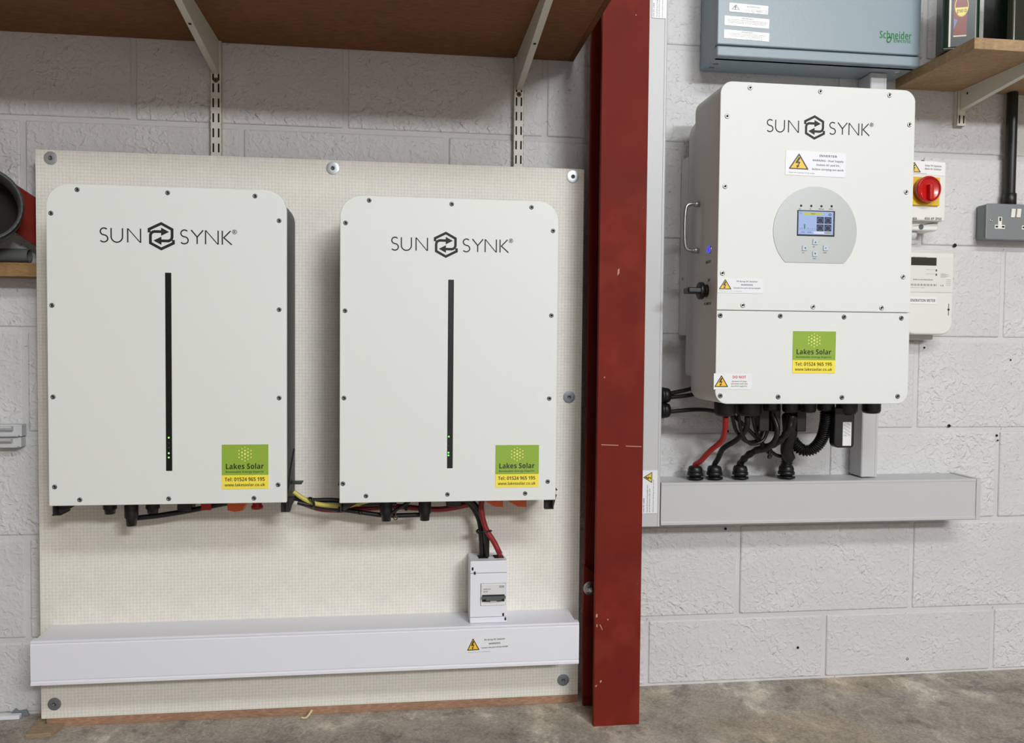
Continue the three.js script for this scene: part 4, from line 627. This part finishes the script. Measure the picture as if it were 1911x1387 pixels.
// ---------------------------------------------------------------- isolator, meter, socket beside the inverter
{
  const z1 = 0.075, xr = at(1765, 350, z1).x, x0 = xr - 0.092, x1 = xr, y1 = at(1765, 297, z1).y, y0 = at(1760, 427, z1).y;
  const o = thing('rotary_isolator', 'white isolator with a red knob on a yellow plate beside the inverter', 'isolator', V((x0 + x1) / 2, y0, 0.04));
  part(o, 'enclosure', slab(rrect(x0, x1, y0 + 0.018, y1 - 0.008, 0.005), 0.0015, z1, 0.003, 3), M.isoWhite);
  part(o, 'mounting_lug', slab(rrect(x0 + 0.004, x1 - 0.001, y0 - 0.003, y0 + 0.022, 0.007, 0.002, 0.009, 0.007), 0.0015, z1 - 0.02, 0.005, 3), M.isoWhite);
  part(o, 'mounting_lug', slab(rrect(x0 + 0.004, x1 - 0.001, y1 - 0.01, y1 + 0.002, 0.004), 0.0015, z1 - 0.03, 0.003, 3), M.isoWhite);
  part(o, 'screw_hole', lathe([[0, 0.0005], [0.006, 0.0006], [0.0066, 0]], V(at(1719, 422, z1 - 0.02).x, y0 + 0.006, z1 - 0.02), Z1, 14), M.greyInk); part(o, 'screw_hole', lathe([[0, 0.0005], [0.0055, 0.0006], [0.006, 0]], V(at(1722, 294, z1 - 0.03).x, y1 - 0.003, z1 - 0.03), Z1, 14), M.greyInk);
  sticker(o, 'warning_label', 1694, 300, 1763, 328, z1, S.ac, 'white main isolator label with triangle', -0.02);
  const p0 = at(1690, 330, z1), p1 = at(1750, 385, z1); part(o, 'yellow_plate', bx(Math.max(p0.x, x0 + 0.003), p1.x, p1.y, p0.y, z1 - 0.001, z1 + 0.006, 0.001), M.yellow, 'square yellow plate');
  const k = at(1733, 353, z1 + 0.02), kr = 0.0305; const kn = part(o, 'knob', lathe([[0, 0.007], [kr, 0.007], [kr, 0.022], [kr * 0.94, 0.025], [kr * 0.86, 0.025], [kr * 0.82, 0.019], [0, 0.019]], V(k.x, k.y, z1), Z1, 40), M.red, 'round red knob');
  const gb = bx(-0.0055, 0.0055, -0.026, 0.012, 0, 0.014, 0.003); gb.rotateZ(0.02); gb.translate(k.x + 0.002, k.y, z1 + 0.017); part(kn, 'grip', gb, M.red);
  const t = at(1725, 410, z1); letters(o, '40A 4P IP65', V(t.x, t.y, z1), 0.0058, M.greyInk, at(1757, 410, z1).x - t.x); const t2 = at(1700, 410, z1); letters(o, '240A', V(t2.x, t2.y, z1), 0.0058, M.greyInk, 0.015);
  const gq = V(at(1700, 450, 0.03).x, y0 - 0.002, 0.03); part(o, 'cable_gland', lathe([[0, 0], [0.013, 0], [0.013, 0.01], [0.009, 0.02], [0, 0.021]], gq, DOWN, 16), M.pvcGrey);
}
{
  const z1 = 0.07, x1 = at(1782, 540, z1).x, x0 = x1 - 0.128, y1 = at(1780, 472, z1).y, y0 = at(1760, 625, z1).y;
  const o = thing('generation_meter', 'white electricity meter with a dark display beside the inverter', 'meter', V((x0 + x1) / 2, y0, 0.035));
  part(o, 'case', slab(rrect(x0, x1 - 0.003, y0, y1, 0.004, 0.003, 0.028, 0.028), 0.0015, z1, 0.005, 3, 12), M.meter);
  const f0 = at(1692, 478, z1), f1 = at(1775, 546, z1), fx0 = Math.max(f0.x, x0 + 0.004); part(o, 'face_plate', new THREE.BoxGeometry(f1.x - fx0, f0.y - f1.y, 0.0008).translate((f1.x + fx0) / 2, (f0.y + f1.y) / 2, z1 + 0.0004), S.meter, 'printed grey meter face');
  const l0 = at(1699, 480, z1 + 0.0008), l1 = at(1747, 496, z1); part(o, 'display', bx(l0.x - 0.006, l1.x, l1.y, l0.y, z1, z1 + 0.0016, 0.0004), S.lcd, 'dark meter display');
  sticker(o, 'name_label', 1694, 554, 1747, 568, z1, S.gen, 'white label reading generation meter');
  const q = at(1770, 578, z1); part(o, 'seal_slot', join([bx(q.x - 0.0006, q.x + 0.0006, q.y - 0.014, q.y + 0.014, z1 - 0.0002, z1 + 0.0006, 0), lathe([[0, 0.001], [0.0025, 0.001], [0.0027, 0]], V(q.x, q.y, z1), Z1, 10)]), M.slot);
  part(o, 'terminal_box', bx(x0 + 0.01, at(1742, 620, 0.03).x, y0 - 0.012, y0 + 0.01, 0.0015, 0.03, 0.003), M.pvcGrey);
  part(o, 'seam', bx(x0 + 0.003, x1 - 0.006, f1.y - 0.0014, f1.y - 0.0006, z1 - 0.0004, z1 + 0.0005, 0), M.pvcGrey);
}
{
  const z1 = 0.04, a = at(1841, 380, z1), b = at(1841, 446, z1), x0 = a.x, x1 = x0 + 0.146, y0 = b.y - 0.001, y1 = a.y + 0.001;
  const o = thing('wall_socket', 'grey metal double wall socket below the black conduit', 'socket', V((x0 + x1) / 2, y0, 0.02));
  part(o, 'back_box', bx(x0 + 0.001, x1 - 0.001, y0 + 0.001, y1 - 0.001, 0.0015, z1 - 0.004, 0.006, 3), M.socketGrey);
  part(o, 'front_plate', slab(rrect(x0, x1, y0, y1, 0.006), z1 - 0.005, z1, 0.0018, 3, 8), M.socketGrey);
  const q = at(1866, 416, z1);
  for (const dx of [0, 0.072]) {
    const cx = q.x + dx, cy = q.y; const t = part(o, 'outlet', slab(poly([[cx - 0.0135, cy - 0.0145], [cx + 0.0135, cy - 0.0145], [cx + 0.0135, cy - 0.005], [cx + 0.005, cy - 0.005], [cx + 0.005, cy + 0.0145], [cx - 0.005, cy + 0.0145], [cx - 0.005, cy - 0.005], [cx - 0.0135, cy - 0.005]]), z1 - 0.001, z1 + 0.0008, 0.0003, 1), M.rocker, 'white three-pin outlet');
    for (const [ax, ay, w, h] of [[0, 0.0085, 0.004, 0.0085], [-0.0085, -0.0095, 0.0065, 0.004], [0.0085, -0.0095, 0.0065, 0.004]]) part(t, 'pin_slot', bx(cx + ax - w / 2, cx + ax + w / 2, cy + ay - h / 2, cy + ay + h / 2, z1, z1 + 0.0012, 0), M.slot);
  }
  for (const px of [1889.5, 1900]) { const r = at(px, 398, z1); const g = bx(-0.0055, 0.0055, -0.0105, 0.0105, -0.002, 0.003, 0.001); g.rotateX(0.12); g.translate(r.x, r.y, z1 + 0.0006); part(o, 'rocker_switch', g, M.rocker, 'white rocker'); }
  screw(o, 1850, 411, z1, 0.0035, M.steel); part(o, 'knockout', lathe([[0, 0.0004], [0.009, 0.0005], [0.0095, 0]], V(x0 + 0.001, (y0 + y1) / 2, 0.018), XN, 16), M.socketGrey);
  const c = at(1886, 300, 0.02); const cx = c.x;
  const cd = thing('black_conduit', 'straight black conduit pipe running down to the double socket', 'conduit', V(cx, y1, 0.02));
  part(cd, 'pipe', cyl(V(cx, y1 + 0.012, 0.02), V(cx, 1.4405, 0.02), 0.0125, 20), M.blackPlastic); part(cd, 'adaptor', cyl(V(cx, y1 - 0.0005, 0.02), V(cx, y1 + 0.028, 0.02), 0.0155, 20), M.blackPlastic);
}

// ---------------------------------------------------------------- shelf by the enclosure, with bracket and tins
{
  const x0 = 0.149, x1 = 1.35, y0 = 1.442, y1 = 1.4655, d = 0.286, o = thing('wall_shelf', 'light chipboard shelf next to the pale blue enclosure', 'shelf', V((x0 + x1) / 2, y0, d / 2));
  part(o, 'board', uvBox(bx(x0, x1, y0, y1, 0.002, d, 0.0008), 0.6), M.chip);
  const bxp = at(1795, 205, 0.0145).x;
  upright(bxp, at(1795, 235, 0.0145).y, y0, 'white slotted upright under the chipboard shelf', 0.024, [at(1795, 223, 0.0145).y], 0, 'upright under the chipboard shelf');
  const b = bracket(bxp + 0.002, y0 - 0.0003, at(1795, 205, 0.0155).y, 0.27, 'white folded bracket under the chipboard shelf', M.rackWhite, 'bracket under the chipboard shelf');
  part(b, 'screw_hole', lathe([[0, 0.0003], [0.0028, 0.0003], [0.003, 0]], V(bxp + 0.002 - 0.0068, y0 - 0.014, 0.04), XN, 10), M.slot);
  // rectangular tins on the shelf
  const tin = (name, label, cx, cz, w, dd, h, turn, mat, sideMat) => {
    const t = thing(name, label, 'tin', V(cx, y1 + 0.0006, cz)); t.rotation.y = turn;
    const add = (n, g, m, l) => { const q = new THREE.Mesh(g, m); q.name = n; q.castShadow = q.receiveShadow = true; if (l) q.userData.label = l; t.add(q); };
    const g = new RoundedBoxGeometry(w, h, dd, 4, 0.012); g.translate(0, h / 2, 0); add('can', g, mat);
    add('base_rim', new RoundedBoxGeometry(w + 0.003, 0.008, dd + 0.003, 3, 0.003).translate(0, 0.0042, 0), M.tinDark);
    if (sideMat) add('printed_label', new THREE.BoxGeometry(w - 0.022, h * 0.92, 0.001).translate(0, h * 0.5, dd / 2 + 0.0004), sideMat, 'red and yellow printed label');
    add('screw_cap', lathe([[0, 0], [0.016, 0], [0.016, 0.014], [0, 0.015]], V(w * 0.25, h, 0), UP, 18), M.blackPlastic); return t;
  };
  tin('oil_tin', 'dark green tin with red label standing at the end of the chipboard shelf', at(1800, 60, 0.2).x, 0.175, 0.075, 0.07, 0.21, -0.35, M.tinGreen, S.tin);
  tin('oil_tin', 'large glossy dark tin standing on the chipboard shelf beside the labelled tin', at(1900, 60, 0.19).x, 0.205, 0.13, 0.1, 0.25, -0.05, M.tinDark, null);
}

// ---------------------------------------------------------------- odds and ends beyond the board's free edge
{
  const yT = at(30, 490, 0.065).y, yB = at(30, 516, 0.065).y;
  single('timber_ledge', 'brown timber ledge on the wall carrying grey pipes', 'ledge', uvBox(bx(-2.6, -1.7835, yB, yT, 0.0015, 0.065, 0.001), 0.5), M.timberLedge);
  const ring = (a, dir, L, r, t) => lathe([[r - t, 0], [r - t, L], [r, L], [r, 0], [r - t, 0]], a, dir, 36);
  const r = 0.0745, ax = V(0.42, 0, 0.9).normalize(), front = at(-36, 398, 0.158); front.y = yT + 0.0305 + r; const c = front.clone().addScaledVector(ax, -0.085);
  const big = thing('pipe_coupling', 'wide grey plastic pipe coupling lying on the narrow pipe on the timber ledge', 'pipe', V(c.x, c.y - r, c.z));
  part(big, 'sleeve', ring(c, ax, 0.085, r, 0.009), M.pipeGrey); part(big, 'inner_shade_disc', lathe([[0, 0.012], [r - 0.009, 0.012], [r - 0.009, 0.002], [0, 0.002]], c, ax, 30), M.slot, 'black disc painted as the shade inside');  // added black disc gives the shade inside the open coupling
  const q = at(58, 475, 0.04); single('waste_pipe', 'narrow grey plastic pipe lying on the timber ledge under the wide coupling', 'pipe', ring(V(q.x, yT + 0.0155, 0.0475), V(-1, 0, 0), 0.5, 0.0148, 0.002), M.pipeDark);
  for (const [py0, py1, xr, t] of [[793, 816, 38, 'upper pale grey plastic channel offcut on the wall'], [817, 836, 37, 'lower pale grey plastic channel offcut on the wall']]) {
    const zf = 0.03, a = at(xr, py0, zf), b = at(xr, py1, zf), o = thing('plastic_channel', t, 'channel', V(a.x - 0.2, b.y, 0.02), 'channel offcuts on the wall'), h = a.y - b.y;
    part(o, 'back_strip', bx(a.x - 0.4, a.x, b.y + 0.0006, a.y, 0.0015, zf - 0.006, 0.0012), M.pvcGrey);
    part(o, 'lip', profileX([[zf - 0.007, a.y - h * 0.12], [zf + 0.004, a.y - h * 0.12], [zf + 0.006, a.y - h * 0.25], [zf + 0.002, a.y - h * 0.45], [zf - 0.007, a.y - h * 0.45]], a.x - 0.4, a.x - 0.016), M.pvcShaded);
    part(o, 'lip', profileX([[zf - 0.007, b.y + h * 0.05], [zf + 0.002, b.y + h * 0.05], [zf + 0.002, b.y + h * 0.16], [zf - 0.007, b.y + h * 0.16]], a.x - 0.4, a.x - 0.004), M.pvcGrey);
  }
  single('plastic_strip', 'white plastic strip lying on the floor against the block wall', 'strip', bx(-2.1, at(38, 1340, 0.02).x, 0.0005, 0.0095, 0.012, 0.026, 0.0015), M.pvc);
  single('plastic_scrap', 'crumpled blue grey plastic scrap behind the white strip on the floor', 'scrap', (() => { const a = at(18, 1330, 0.006), g = slab(poly([[a.x, 0.0005], [a.x + 0.04, 0.0005], [a.x + 0.034, 0.013], [a.x + 0.018, 0.011], [a.x + 0.012, 0.017], [a.x + 0.005, 0.01]]), 0.002, 0.009, 0.0008, 1); return g; })(), M.blueScrap);
}
renderer.render(scene, camera);
